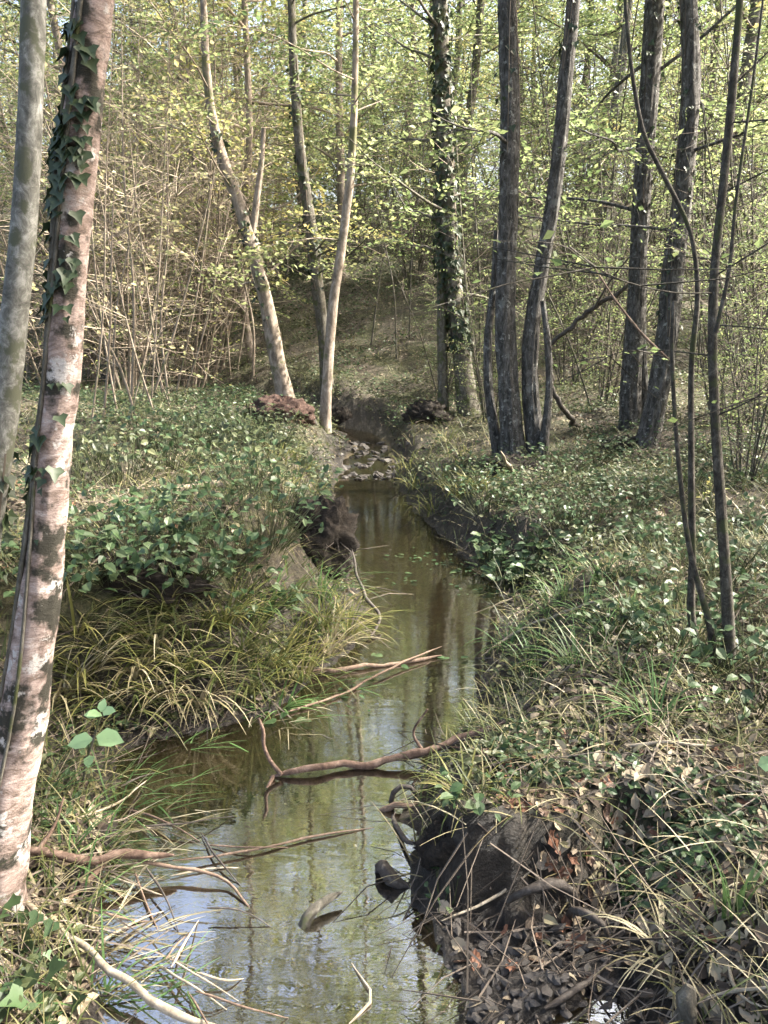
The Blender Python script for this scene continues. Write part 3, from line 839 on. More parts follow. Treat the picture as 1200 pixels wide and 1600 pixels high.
forest_tree('dark furrowed straight trunk, left one of the pair on the right slope',
            [[(986, 665, 48), (986, 600, 44), (993, 500, 40), (998, 400, 38), (1003, 300, 38), (1012, 180, 40), (1024, 0, 42)],
             [(1012, 660, 26), (1004, 590, 22), (1003, 520, 18), (1006, 450, 12)]],
            'bark_dark', ivy={0: (2.0, 6.5, 220, 0.05)}, nbr=9, sides=44, rough=0.11, wf=.70, ns=80, br_z=(1.8, 6.0), crownr=(2.2, 2.2, 2.4))
forest_tree('curved dark trunk sweeping up right beside the straight one on the right slope',
            [[(1008, 695, 48), (1026, 625, 44), (1042, 530, 46), (1050, 440, 46), (1062, 340, 44), (1073, 230, 40), (1080, 120, 38), (1076, 0, 36)]],
            'bark_dark', ivy={0: (1.0, 6.5, 300, 0.05)}, nbr=9, sides=44, rough=0.11, wf=.70, ns=80, br_z=(1.8, 6.0), crownr=(2.2, 2.2, 2.4))
# coppice of thin stems at the right edge
cop, Qc, rc = forest_tree('clump of thin mossy bare stems growing from one foot at the right edge', [
    [(1143, 1050, 30), (1137, 960, 27), (1127, 800, 25), (1117, 650, 25), (1113, 520, 24), (1116, 430, 23), (1128, 310, 21), (1143, 160, 20), (1156, 0, 18)],
    [(1172, 1105, 26), (1140, 1060, 20), (1105, 960, 15), (1078, 860, 13), (1064, 760, 12), (1054, 640, 11), (1050, 540, 10), (1053, 470, 8)],
    [(1105, 1100, 20), (1090, 1010, 18), (1082, 850, 17), (1080, 700, 16), (1081, 560, 15), (1090, 450, 13), (1078, 360, 11), (1040, 280, 11), (1008, 215, 10), (990, 130, 10), (977, 0, 9)],
    [(1118, 520, 12), (1140, 420, 9), (1148, 330, 8), (1160, 240, 7), (1176, 130, 7), (1192, 0, 6)]],
    'bark_stem', nbr=13, sides=14, rough=0.10, ns=30, top=6.5, crownr=(1.0, 1.0, 1.3), br_z=(.7, 3.6), wf=.62, br_len=(.5, 1.3), leaf=.032, nspray=7, nl=4)

# ------------------------------------------------------------------ BACKGROUND TREES (a few kinds, copied with their parts)
def bg_tree_proto(kind):
    tall = [11.5, 13.0, 10.0, 12.0][kind]
    rb = [0.10, 0.13, 0.08, 0.11][kind]
    root = bpy.data.objects.new('tree', None); COL.objects.link(root)
    n = 7
    z = np.linspace(-0.15, tall, n)
    wob = np.cumsum(RNG.normal(0, 0.14, (n, 2)), axis=0); wob -= wob[0]
    P = np.c_[wob, z]
    _, Q, r = build_trunk('trunk', P, np.linspace(rb, rb * 0.25, n), M[['bark_tan', 'bark_moss', 'bark_tan', 'bark_grey'][kind]], root, (0, 0, 0), sides=10, rough=0.08, step=0.2)
    mats = [('leaf_green', 'leaf_olive'), ('leaf_green', 'leaf_yellow'), ('leaf_olive', 'leaf_yellow'), ('leaf_green', 'leaf_olive')][kind]
    cb, bt = MB(), MB()
    for k_ in range(16):
        zb = tall * (0.14 + 0.80 * (k_ + RNG.uniform(-.4, .4)) / 16)
        i = int(np.argmin(np.abs(Q[:, 2] - zb)))
        az = k_ * 2.4 + RNG.uniform(-.4, .4)
        ln_ = RNG.uniform(1.5, 2.8) * (1.15 - 0.55 * zb / tall)
        d = np.array([math.cos(az), math.sin(az), RNG.uniform(0.0, 0.55)])
        pts = [Q[i]]
        for j_ in range(4):
            d = norm(d + RNG.normal(0, .15, 3)); pts.append(pts[-1] + d * ln_ / 4)
        B, br = resample(np.array(pts), np.linspace(0.028, 0.006, 5), 10)
        tube(bt, B, br, 5, cap=False)
        ns = 36
        idx = RNG.integers(2, 10, ns)
        C = B[idx] + RNG.normal(0, .28, (ns, 3))
        D = norm(norm(B[-1] - B[0])[None] * .5 + rand_dirs(ns, .22))
        mi_ = (RNG.uniform(size=ns) < 0.35).astype(int)
        for q_ in (0, 1):
            sprays(cb, bt, C[mi_ == q_], D[mi_ == q_], RNG.uniform(.5, .95, (mi_ == q_).sum()), 19, 0.088, q_, tr=0.006)
    bt.build('branches', M['twig_tan' if kind in (0, 2) else 'twig_dark'], root)['kind'] = 'stuff'
    cb.build('crown', [M[x] for x in mats], root, smooth=False)['kind'] = 'stuff'
    return root

def shrub_proto(kind):
    """many-stemmed hazel-like shrub"""
    root = bpy.data.objects.new('shrub', None); COL.objects.link(root)
    cb, bt = MB(), MB()
    mats = [('leaf_tan', 'leaf_olive'), ('leaf_olive', 'leaf_yellow'), ('leaf_green', 'leaf_olive')][kind]
    for k_ in range(11):
        az = RNG.uniform(0, 2 * pi); tilt = RNG.uniform(0.02, 0.42); hh = RNG.uniform(2.8, 5.6)
        d = np.array([math.cos(az) * tilt, math.sin(az) * tilt, 1.0])
        pts = [np.array([math.cos(az) * .15, math.sin(az) * .15, -0.15])]
        for j_ in range(5):
            d = norm(d + RNG.normal(0, .07, 3)); pts.append(pts[-1] + d * hh / 5)
        rb = RNG.uniform(0.012, 0.03)
        B, br = resample(np.array(pts), np.linspace(rb, rb * .3, 6), 14)
        sb = MB(); tube(sb, B, br, 6, cap=False)
        sb.build('stem', M['bark_moss' if kind == 2 else 'bark_sapling'], root)
        ns = 26 if kind == 2 else 44
        idx = RNG.integers(2, 14, ns)
        D = norm(np.array([0, 0, .5]) + rand_dirs(ns, .5))
        C = B[idx]
        E = C + D * RNG.uniform(.5, 1.3, ns)[:, None]
        twigs(bt, C, E, 0.007, 0.0025, bend=0.06)
        S_ = E + RNG.normal(0, .12, E.shape)
        mi_ = (RNG.uniform(size=ns) < 0.3).astype(int)
        for q_ in (0, 1):
            s_ = mi_ == q_
            sprays(cb, bt, (C * .4 + E * .6)[s_], norm(D[s_] + rand_dirs(s_.sum(), .3)), RNG.uniform(.35, .7, s_.sum()), 12 if kind == 2 else 5, 0.055, q_, tr=0.003)
    bt.build('twigs', M['twig_dark' if kind == 2 else 'twig_tan'], root)['kind'] = 'stuff'
    cb.build('crown', [M[x] for x in mats], root, smooth=False)['kind'] = 'stuff'
    return root

bgp = [bg_tree_proto(k_) for k_ in range(4)]
shp = [shrub_proto(k_) for k_ in range(3)]
used = set()
def place(proto, x, y, rz, sc, label, cat, group):
    o = proto if proto.name not in used else copy_tree(proto)
    used.add(proto.name)
    o.location = (x, y, Hs(x, y) - 0.03)
    o.rotation_euler = (RNG.normal(0, .03), RNG.normal(0, .03), rz)
    o.scale = (sc, sc, sc * RNG.uniform(.92, 1.1))
    return tag(o, label, cat, group)

bg = []
for (y0, y1, n_, half) in ((13.5, 18, 9, 0.62), (18, 25, 13, 0.6), (25, 36, 18, 0.6), (36, 52, 20, 0.58)):
    cand = 0
    for k_ in range(n_):
        for _t in range(30):
            y = RNG.uniform(y0, y1); x = (-half + 2 * half * (k_ + RNG.uniform(.1, .9)) / n_) * y
            if y < 20 and -0.9 < x < 4.2: continue
            if all((x - a) ** 2 + (y - b) ** 2 > 1.6 for a, b in bg): break
        else:
            continue
        bg.append((x, y))
        far = 'far' if y > 25 else 'near'
        if y > 25:
            lb, gr = 'slim tree with pale green leaves far up the wooded slope', 'far trees on the wooded slope'
        elif x < 0:
            lb, gr = 'slim leafy tree standing among the sunlit thicket beyond the left bank', 'trees in the left thicket'
        else:
            lb, gr = 'slim leafy tree on the green slope behind the dark right-hand trunks', 'trees on the right slope'
        place(bgp[int(RNG.integers(4))], x, y, RNG.uniform(0, 6.28), RNG.uniform(.9, 1.15) * (1.0 if y < 25 else 1.1), lb, 'tree', gr)
# thicket shrubs
for (px, y) in ((150, 12.5), (215, 11.5), (250, 14), (300, 13), (345, 15.5), (190, 16), (265, 17.5), (100, 11), (60, 13), (330, 19), (385, 17), (420, 20), (-10, 12)):
    x = (px - 600) / F * y * 1.03
    place(shp[int(RNG.integers(2))], x, y, RNG.uniform(0, 6.28), RNG.uniform(.85, 1.15),
          'many-stemmed tan shrub in the sunlit thicket beyond the left bank', 'shrub', 'tan shrubs of the left thicket')
for (px, y) in ((575, 19), (640, 17), (660, 22), (740, 15), (900, 14.5), (945, 12), (1120, 12.5), (1180, 10.5), (1070, 16), (880, 20), (1000, 18), (1230, 12), (1190, 7.8), (560, 24), (500, 22), (610, 26), (700, 20), (780, 18), (820, 24)):
    x = (px - 600) / F * y * 1.03
    place(shp[2], x, y, RNG.uniform(0, 6.28), RNG.uniform(.7, 1.05),
          'loose olive green shrub on the slope behind the right-hand trunks', 'shrub', 'green shrubs of the right slope')
for (px, y, sc) in ((1160, 5.2, .34), (1190, 6.4, .5), (930, 8.6, .5), (1120, 7.4, .45), (690, 10.8, .42), (760, 9.0, .42), (880, 10.5, .6)):
    place(shp[2], (px - 600) / F * y * 1.03, y, RNG.uniform(0, 6.28), sc, 'low twiggy bush between the trunks on the right bank', 'bush', 'low bushes of the right bank')
# trees of the same wood beside and behind the viewer; their crowns shade the stream
for (x, y) in ((5.0, -0.4), (7.6, 4.9), (8.2, 0.2), (11.0, 2.6), (6.4, -2.8)):
    place(bgp[int(RNG.integers(4))], x, y, RNG.uniform(0, 6.28), 1.0, 'leafy tree standing beside the viewer, to the right of the picture', 'tree', 'trees beside the viewer')

# far wood: leaf mass closing the view on top of the slope
mb = MB()
nf = 14000
x = RNG.uniform(-48, 48, nf); y = RNG.uniform(52, 66, nf)
C = np.stack([x, y, H(x, y) + RNG.uniform(0.3, 14, nf) * (0.7 + 0.3 * vnoise(x * .15, y * .15))], -1)
mi_ = RNG.integers(3, size=nf)
for q_ in range(3):
    sprays(mb, None, C[mi_ == q_], rand_dirs((mi_ == q_).sum(), .3), 1.8, 16, 0.25, q_)
o = mb.build('far_woodland', [M['leaf_green'], M['leaf_olive'], M['leaf_yellow']], smooth=False)
tag(o, 'mass of leaves of the far wood closing the view above the slope', 'woodland', kind='stuff')

# thin single stems standing in the thicket
def thin_stem(px0, py0, px1, py1, w, label, group, bark='bark_sapling', name='sapling', bend=12):
    w = w * .72
    b = onground(px0, py0)
    ex, ey = (px1 - px0) * .55, (py1 - py0) * .75
    P, R = trunk_pts([(px0, py0, w), ((px0 + px1) / 2 + random.uniform(-bend, bend), (py0 + py1) / 2, w * .85), (px1, py1, w * .65), (px1 + ex, py1 + ey, w * .2)], Y=b[1], top=-9)
    root = thing(name, label, 'sapling', P[0], group)
    _, Q, r = build_trunk('stem', P, R, M[bark], root, P[0], sides=7, rough=0.05, step=0.15, flare=0.2)
    cb, bt = MB(), MB()
    ns = 9
    idx = RNG.integers(int(len(Q) * .35), len(Q), ns)
    D = norm(np.array([0, 0, .35]) + rand_dirs(ns, .3))
    E = Q[idx] + D * RNG.uniform(.3, .9, ns)[:, None]
    twigs(bt, Q[idx], E, r[idx] * .4, r[idx] * .12, bend=.05)
    sprays(cb, bt, Q[idx] * .5 + E * .5, D, .5, 8, .055, 0, tr=.003)
    bt.build('twigs', M['twig_tan'], root, P[0])['kind'] = 'stuff'
    cb.build('leaves', M['leaf_tan' if px0 < 560 else 'leaf_green'], root, P[0], smooth=False)['kind'] = 'stuff'
for (a, b, c, d, w) in ((205, 640, 195, 290, 9), (215, 655, 150, 500, 8), (228, 640, 300, 420, 7), (265, 630, 262, 380, 7), (290, 600, 240, 250, 8), (315, 590, 300, 200, 8),
                        (325, 585, 290, 60, 9), (345, 578, 375, 340, 11), (350, 575, 330, 330, 9), (338, 590, 345, 250, 7), (300, 610, 250, 400, 6), (245, 650, 180, 420, 6),
                        (178, 640, 205, 360, 6), (330, 600, 390, 420, 8), (275, 610, 330, 300, 6), (160, 660, 175, 380, 7), (395, 590, 380, 430, 8), (310, 600, 280, 330, 5), (185, 650, 140, 330, 6), (235, 640, 255, 300, 5), (255, 620, 215, 330, 6), (285, 620, 345, 390, 5), (322, 595, 318, 330, 6), (360, 585, 350, 260, 5),
                        (370, 580, 400, 330, 5), (305, 585, 330, 350, 5), (270, 640, 220, 470, 4), (140, 670, 165, 300, 5), (220, 630, 275, 480, 4), (200, 660, 250, 520, 4)):
    thin_stem(a, b, c, d, w, 'thin tan sapling stem in the sunlit thicket beyond the left bank', 'sapling stems of the left thicket')
for (a, b, c, d, w) in ((755, 640, 715, 260, 8), (748, 600, 740, 300, 7), (905, 600, 870, 330, 5), (930, 560, 960, 250, 6), (960, 590, 940, 300, 5), (620, 560, 590, 330, 5),
                        (580, 540, 620, 300, 5), (640, 530, 660, 260, 5), (1160, 600, 1175, 280, 7), (1185, 590, 1150, 300, 6), (1090, 600, 1098, 250, 6)):
    thin_stem(a, b, c, d, w, 'thin greyish sapling stem among the trunks right of the stream', 'sapling stems right of the stream', bark='bark_moss')

# leaning bare branches among the right-hand trunks
def wood(name, label, pts, mat, cat='branch', group=None, sides=8, rough=0.08, n=None, parts=(), partname='twig'):
    """pts: (point, radius) along the wood; parts: side twigs, each its own mesh"""
    P = np.array([p for p, r in pts]); R = np.array([r for p, r in pts])
    org = P[0]
    ln_ = np.sum(np.linalg.norm(np.diff(P, axis=0), axis=1))
    Q, r = resample(P, R, n or int(max(8, min(60, ln_ / .03))))
    wv = r.mean() * 1.1 * np.stack([fbm(np.arange(len(Q)) * .35 + 9 * k_, np.full(len(Q), org[0] * 7 + k_), oct=2) for k_ in range(3)], -1)
    Q = Q + wv * np.sin(np.linspace(0, pi, len(Q)))[:, None]; r = r * (1 + .18 * fbm(np.arange(len(Q)) * .6, np.full(len(Q), org[1] * 5), oct=2))
    e_ = np.linspace(0, 1, len(Q)); r = r * (.45 + .55 * ss(0, .12, e_) * ss(1, .88, e_))
    mb = MB(); tube(mb, Q, r, sides, rough * 1.5, (5, 20))
    if not parts:
        o = mb.build(name, M[mat], None, org)
        return tag(o, label, cat, group)
    root = thing(name, label, cat, org, group)
    mb.build('stem', M[mat], root, org)
    for pp in parts:
        P2 = np.array([p for p, r in pp]); R2 = np.array([r for p, r in pp])
        Q, r = resample(P2, R2, 12)
        mb = MB(); tube(mb, Q, r, 6, rough, (5, 20)); mb.build(partname, M[mat], root, org)
    return root

def Zp(L):      # (px, py, z, width px)
    out = []
    for (px, py, z, w) in L:
        p = onz(px, py, z); out.append((p, pxw(w, p) / 2))
    return out
def Yp(L):      # (px, py, Y, width px)
    out = []
    for (px, py, Y, w) in L:
        p = at(px, py, Y); out.append((p, pxw(w, p) / 2))
    return out
def Gp(L, lift=0.006):   # resting on the ground: (px, py, width px)
    out = []
    for (px, py, w) in L:
        p = onground(px, py); r = pxw(w, p) / 2; p[2] += r * 0.6 + lift; out.append((p, r))
    return out

# branches lying in and over the stream
wood('fallen_branch', 'long brown branch lying across the stream with a forked twig standing up',
     Zp([(412, 1218, -0.01, 8), (450, 1208, 0.015, 10), (520, 1197, 0.02, 11), (590, 1187, 0.03, 12), (650, 1174, 0.045, 13), (720, 1155, 0.08, 14), (800, 1126, 0.17, 9)]), 'stick_red',
     parts=[Zp([(440, 1211, 0.015, 8), (420, 1185, 0.06, 7), (412, 1165, 0.10, 6), (411, 1140, 0.16, 6), (404, 1122, 0.20, 4)]),
            Zp([(427, 1213, 0.01, 7), (414, 1240, -0.01, 5), (410, 1262, -0.02, 3)]),
            Zp([(660, 1172, 0.05, 6), (646, 1148, 0.10, 4), (668, 1108, 0.19, 3)]),
            Zp([(640, 1178, 0.045, 5), (700, 1168, 0.06, 4), (750, 1172, 0.07, 3)])])
wood('fallen_branch', 'smooth pinkish branch poking out over the water from the leaning pale trunk',
     Zp([(28, 1326, 0.12, 12), (62, 1331, 0.11, 15), (100, 1337, 0.10, 14), (160, 1339, 0.085, 14), (215, 1334, 0.075, 15), (272, 1336, 0.06, 9)]), 'stick_red',
     parts=[Zp([(60, 1328, 0.115, 9), (85, 1290, 0.16, 5), (100, 1245, 0.22, 3)])])
wood('fallen_branch', 'pale grey-brown stick running diagonally down to the bottom edge at left',
     Zp([(25, 1395, 0.10, 9), (75, 1440, 0.08, 10), (140, 1485, 0.07, 11), (190, 1530, 0.06, 13), (240, 1575, 0.04, 14), (300, 1592, 0.035, 12), (350, 1606, 0.02, 9)]), 'stick_pale')
wood('fallen_branch', 'thin dark bowed twig from the pinkish branch down into the water',
     Zp([(215, 1345, 0.05, 6), (300, 1360, 0.03, 6), (350, 1378, 0.015, 5), (385, 1415, 0.0, 4), (410, 1450, -0.03, 3)]), 'stick')
wood('fallen_branch', 'dark crooked stick leaning from under the pinkish branch towards the bottom left',
     Zp([(165, 1350, 0.05, 9), (130, 1380, 0.05, 10), (95, 1420, 0.05, 9), (65, 1455, 0.06, 6)]), 'stick')
wood('sunken_branch', 'mossy curved branch arching out of the water in midstream',
     Zp([(455, 1500, -0.10, 18), (464, 1465, -0.03, 19), (474, 1436, 0.01, 18), (490, 1415, 0.03, 16), (510, 1402, 0.035, 13), (534, 1394, 0.03, 8)]), 'bark_moss', sides=12, rough=.15,
     parts=[Zp([(470, 1452, -0.02, 9), (450, 1475, -0.015, 8), (430, 1482, -0.03, 6)])], partname='side_branch')
wood('bent_stick', 'small dark stick bent into a square hoop at the mound in the water',
     Zp([(613, 1262, -0.02, 7), (613, 1245, 0.03, 8), (618, 1235, 0.05, 9), (640, 1230, 0.06, 8), (650, 1234, 0.05, 8), (648, 1258, -0.02, 7)]), 'stick_dark')
wood('fallen_branch', 'thin stick lying flat on the water below the square hoop',
     Zp([(592, 1266, 0.0, 8), (620, 1261, 0.012, 10), (652, 1256, 0.02, 7)]), 'stick', sides=7)
wood('root', 'dark root curling down from the square hoop to the mound', Zp([(613, 1266, -0.01, 6), (618, 1290, 0.0, 8), (640, 1312, 0.03, 8), (662, 1322, 0.08, 6)]), 'stick_dark', cat='root')
wood('fallen_branch', 'thin straight twig crossing the water right of the pinkish branch',
     Zp([(270, 1345, 0.02, 3), (390, 1330, 0.01, 4), (480, 1308, 0.01, 4), (585, 1293, 0.0, 2)]), 'stick')
wood('hanging_root', 'thin dark root hanging from the dark root mass to the water',
     Zp([(548, 852, 0.34, 5), (556, 890, 0.24, 5), (575, 935, 0.13, 6), (594, 966, 0.05, 6), (585, 985, 0.02, 4), (572, 1004, -0.02, 3)]), 'stick_dark', cat='root')
wood('fallen_branch', 'straight grey stick floating on the water off the sedge bank',
     Zp([(470, 1052, 0.02, 6), (540, 1045, 0.012, 7), (600, 1038, 0.01, 7), (690, 1024, 0.01, 4)]), 'stick')
wood('fallen_branch', 'thin stick slanting over the water below the floating grey stick',
     Zp([(430, 1118, 0.01, 3), (520, 1090, 0.01, 4), (600, 1048, 0.02, 4), (690, 1010, 0.03, 2)]), 'stick')
wood('sunken_branch', 'dark sunken stick on the stream bed at lower left', Zp([(240, 1430, -.04, 7), (310, 1440, -.02, 8), (345, 1425, .0, 5)]), 'stick_dark',
     parts=[Zp([(280, 1437, -.03, 5), (330, 1470, -.03, 4)])])
wood('sunken_branch', 'long slanting branch under water towards the bottom edge', Zp([(180, 1600, -.02, 16), (240, 1560, -.02, 14), (330, 1500, -.03, 10), (420, 1450, -.04, 7)]), 'stick')
wood('sunken_branch', 'pale forked twig lying in the water at the bottom centre', Zp([(545, 1600, .0, 4), (580, 1560, .006, 5), (560, 1520, .006, 3), (540, 1490, -.01, 2)]), 'stick_pale')
wood('fallen_branch', 'black waterlogged lump of wood off the muddy mound', Zp([(590, 1352, -.02, 16), (612, 1368, .02, 22), (640, 1385, .0, 16)]), 'stick_dark', sides=10, rough=.3)
for k_ in range(26):
    px, py = RNG.uniform(60, 330), RNG.uniform(1190, 1560); a = RNG.normal(-.2, .7); ln_ = RNG.uniform(60, 190)
    p0 = (px, py, RNG.uniform(.0, .07), RNG.uniform(2.5, 5)); p1 = (px + ln_ * math.cos(a) * .5 + RNG.normal(0, 8), py - ln_ * math.sin(a) * .5 + RNG.normal(0, 8), RNG.uniform(.0, .05), RNG.uniform(2, 4))
    p2 = (px + ln_ * math.cos(a), py - ln_ * math.sin(a), -.012, 1.5)
    if onz(*p0[:3])[2] < Hs(*onz(*p0[:3])[:2]): p0 = (px, py, Hs(*onz(px, py, .05)[:2]) + .012, p0[3])
    wood('fallen_twig', 'thin twig strewn over the near left water edge', Zp([p0, p1, p2]), ['stick', 'stick_dark', 'stick_pale'][k_ % 3], cat='twig', group='twigs at the near left water edge', sides=5)
wood('log', 'short pale barkless log lying on the left bank', Gp([(262, 768, 9), (300, 764, 12), (335, 762, 12), (368, 760, 8)]), 'stick_pale', cat='log', sides=10)
wood('fallen_branch', 'long dry stalk stretched over the right bank towards the water',
     Gp([(752, 1035, 3), (800, 1002, 5), (860, 975, 5), (940, 950, 5), (1010, 935, 3)], .03), 'stick_pale')
wood('fallen_branch', 'pale stick lying level beside the sedge at the foot of the thin stems', Gp([(975, 1176, 5), (1040, 1172, 6), (1118, 1176, 5)], .02), 'stick_pale')
wood('root', 'thick muddy root arching over the mud at lower right', Gp([(785, 1408, 10)], -.01) + Zp([(815, 1394, 0.12, 14), (850, 1382, 0.145, 16), (885, 1386, 0.135, 15), (898, 1402, 0.10, 13)]) + Gp([(904, 1440, 11)], -0.015), 'stick_dark', cat='root', sides=12, rough=.2)
wood('root', 'muddy root bending down beside the thick arching root', Gp([(890, 1432, 12)], -0.02) + Zp([(915, 1424, 0.13, 12), (942, 1440, 0.12, 12)]) + Gp([(955, 1475, 9), (952, 1520, 8), (930, 1560, 6)], -0.005), 'stick_dark', cat='root', sides=10, rough=.2)
wood('fallen_branch', 'thin dark stick slanting across the mud at the bottom right', Gp([(850, 1585, 8), (890, 1560, 10), (930, 1530, 9), (955, 1500, 5)], .01), 'stick_dark')
wood('stake', 'mossy stub of wood standing at the bottom edge, lower right', [(onground(1076, 1612), .022), (onground(1076, 1612) + np.array([0, 0.005, .05]), .021), (onground(1076, 1612) + np.array([-.002, .01, .10]), .024)], 'bark_moss', cat='stub', sides=12, rough=.15)
wood('fallen_branch', 'pale curved twig at the bottom right corner', Gp([(1135, 1525, 5), (1145, 1560, 6), (1165, 1585, 5), (1200, 1595, 4)], .03), 'stick_pale')
wood('fallen_branch', 'pale straight twig along the bottom right edge', Gp([(1095, 1588, 6), (1140, 1578, 7), (1200, 1570, 6)], .04), 'stick_pale')
wood('fallen_branch', 'pale dry stick leaning on the muddy face of the mound', Gp([(690, 1445, 3), (770, 1410, 5)], .01) + Gp([(830, 1378, 4)], .03), 'stick_pale')
# leaning dead branches right of centre
g0 = onground(862, 535)
wood('leaning_branch', 'dark dead branch leaning up to the right behind the multi-stemmed tree',
     Yp([(852, 548, 8.3, 7), (900, 505, 8.2, 8), (950, 468, 8.1, 8), (990, 440, 8.0, 7)]), 'stick_dark',
     parts=[Yp([(925, 487, 8.15, 4), (960, 430, 8.0, 3), (985, 400, 7.9, 2)])])
wood('leaning_branch', 'dark crooked dead branch at the foot of the multi-stemmed tree',
     Gp([(905, 670, 6)]) + Yp([(882, 640, 7.0, 8), (863, 605, 6.95, 8), (858, 560, 6.9, 7), (850, 520, 6.85, 5)]), 'stick_dark')
wood('leaning_branch', 'pale thin branch slanting across the left trunk of the right-hand pair',
     Yp([(1049, 565, 2.9, 4), (1010, 530, 2.95, 4), (970, 480, 3.0, 4), (925, 412, 3.05, 2)]), 'stick')
g1 = onground(820, 755)
wood('leaning_branch', 'pale stick leaning on the foot of the multi-stemmed tree', Gp([(822, 775, 6), (800, 740, 6)]) + Yp([(782, 705, g1[1] + .1, 5)]), 'stick_pale')

# ------------------------------------------------------------------ root masses and soil clumps
def clump(name, label, c, rad, mat, seed, nroot=30, rootmat='stick_dark', cat='root mass'):
    n1, n2 = 60, 36
    th = np.linspace(0, 2 * pi, n1, endpoint=False); ph = np.linspace(0.02, pi - .02, n2)
    T_, P_ = np.meshgrid(th, ph)
    d = np.stack([np.sin(P_) * np.cos(T_), np.sin(P_) * np.sin(T_), np.cos(P_)], -1)
    k_ = 1 + .24 * fbm(d[..., 0] * 2.4 + seed, d[..., 1] * 2.4, d[..., 2] * 2.4, oct=5) + .22 * np.abs(vnoise(d[..., 0] * 7, d[..., 1] * 7, d[..., 2] * 7 + seed)) + .10 * vnoise(d[..., 0] * 17, d[..., 1] * 17, d[..., 2] * 17 + seed)
    V = np.asarray(c) + d * k_[..., None] * np.asarray(rad)
    i = np.arange(n2 - 1)[:, None] * n1; j = np.arange(n1)[None]; j2 = (j + 1) % n1
    root = thing(name, label, cat, (c[0], c[1], c[2] - rad[2] * .8))
    org = np.array(root.location)
    mb = MB(); mb.add(V.reshape(-1, 3), np.stack([i + j, i + n1 + j, i + n1 + j2, i + j2], -1).reshape(-1, 4)); mb.build('soil', M[mat], root, org)
    dd = norm(RNG.normal(size=(nroot, 3)) + np.array([0, -.6, 0]))
    A = np.asarray(c) + dd * np.asarray(rad) * .9
    rt = MB(); twigs(rt, A, A + (dd * .15 + RNG.normal(0, .5, (nroot, 3))) * np.asarray(rad) * .6 - np.array([0, 0, .06]), .004, .0015, bend=.15)
    rt.build('rootlets', M[rootmat], root, org)['kind'] = 'stuff'
pc = onground(495, 880)
clump('root_mass', 'black tangle of roots and soil overhanging the water on the left bank', pc + np.array([0, .12, .10]), (.19, .17, .21), 'soil', 3, 110)
pc = onground(185, 935)  # dark soil lump with rootlets stands in for the shade of the bank's undercut
clump('root_mass', 'black clump with roots standing in for the shaded undercut of the left bank above the sedge', pc + np.array([0, .1, .03]), (.30, .11, .11), 'soil', 4, 110)
pc = onground(715, 1355)
clump('root_mass', 'black eroded lump of soil and roots on the face of the near right mound', pc + np.array([0.0, .08, .0]), (.09, .06, .075), 'soil', 21, 40)
pc = onground(432, 662)
clump('soil_clump', 'reddish brown soil clump at the foot of the leaning light brown trunk', pc + np.array([.03, .2, .05]), (.34, .26, .2), 'soil_red', 5, 50, 'stick_red', 'soil clump')
pc = onground(668, 660)
clump('root_mass', 'dark root hump left of the ivy-wrapped trunk', pc + np.array([0, .1, .05]), (.25, .2, .18), 'soil', 8, 30)
pc = onground(990, 702)
clump('root_mass', 'dark root hump heaped with dead leaves under the right-hand trunk pair', pc + np.array([0, .14, -.05]), (.30, .2, .13), 'soil', 9, 80)
pc = onground(815, 735)
clump('root_mass', 'spreading dark root foot of the multi-stemmed tree', pc + np.array([0, .2, -.09]), (.28, .2, .16), 'soil', 12, 90)
pc = onground(520, 668)
clump('root_mass', 'dark stump of roots beside the slender pale trunk', pc + np.array([.1, .15, .05]), (.16, .14, .2), 'soil', 15, 30)

# ------------------------------------------------------------------ PLANTS one can pick out
def tuft(px, py, n, L, W, mat, label, group=None, name='sedge_tuft', lean=(0.1, .6), droop=(.9, 1.9), spread=.05):
    b = onground(px, py); mb = MB()
    a = RNG.uniform(0, 2 * pi, n)
    P = b + np.stack([np.cos(a) * spread * RNG.uniform(0, 1, n), np.sin(a) * spread * RNG.uniform(0, 1, n), np.full(n, -.015)], -1)
    blades(mb, P, a + RNG.normal(0, .4, n), L * RNG.uniform(.5, 1.1, n), W * RNG.uniform(.7, 1.2, n), RNG.uniform(*lean, n), RNG.uniform(*droop, n), seg=6)
    return tag(mb.build(name, M[mat], None, b, smooth=True), label, 'sedge', group)
for (px, py) in ((95, 1088), (130, 1050), (165, 1085), (205, 1110), (215, 1050), (255, 1085), (285, 1040), (310, 1095), (345, 1060), (380, 1020), (395, 1075), (430, 1040), (465, 1005), (470, 1060),
                 (505, 980), (515, 1020), (540, 990), (300, 990), (240, 1005), (160, 1010), (350, 975), (410, 965), (450, 940), (120, 985), (265, 950), (500, 935)):
    tuft(px, py, 52, .38, .0085, ['sedge', 'sedge', 'sedge_green', 'grass', 'straw'][int(RNG.integers(5))], 'arching yellow-green sedge tuft on the left bank slope above the water', 'sedge tufts of the left bank')
for (px, py) in ((880, 930), (915, 965), (850, 1000), (950, 1000), (830, 1040), (900, 1045), (985, 960), (860, 960), (940, 905), (905, 890), (790, 1010), (970, 1060)):
    tuft(px, py, 34, .26, .006, 'sedge_green', 'green grass tuft on the right bank slope beside the stream', 'green grass tufts of the right bank', name='grass_tuft')
for (px, py) in ((435, 720), (470, 735), (455, 760), (490, 770), (650, 760), (690, 745), (720, 775), (675, 800), (640, 730), (720, 720), (750, 760), (700, 690)):
    tuft(px, py, 40, .32, .008, 'sedge', 'soft yellow-green grass tuft beside the narrow upper stream', 'grass tufts by the upper stream', name='grass_tuft', spread=.12)
tuft(1022, 1130, 34, .30, .008, 'sedge_green', 'upright green sedge tuft left of the foot of the thin stems', lean=(.02, .5), droop=(.5, 2.2))
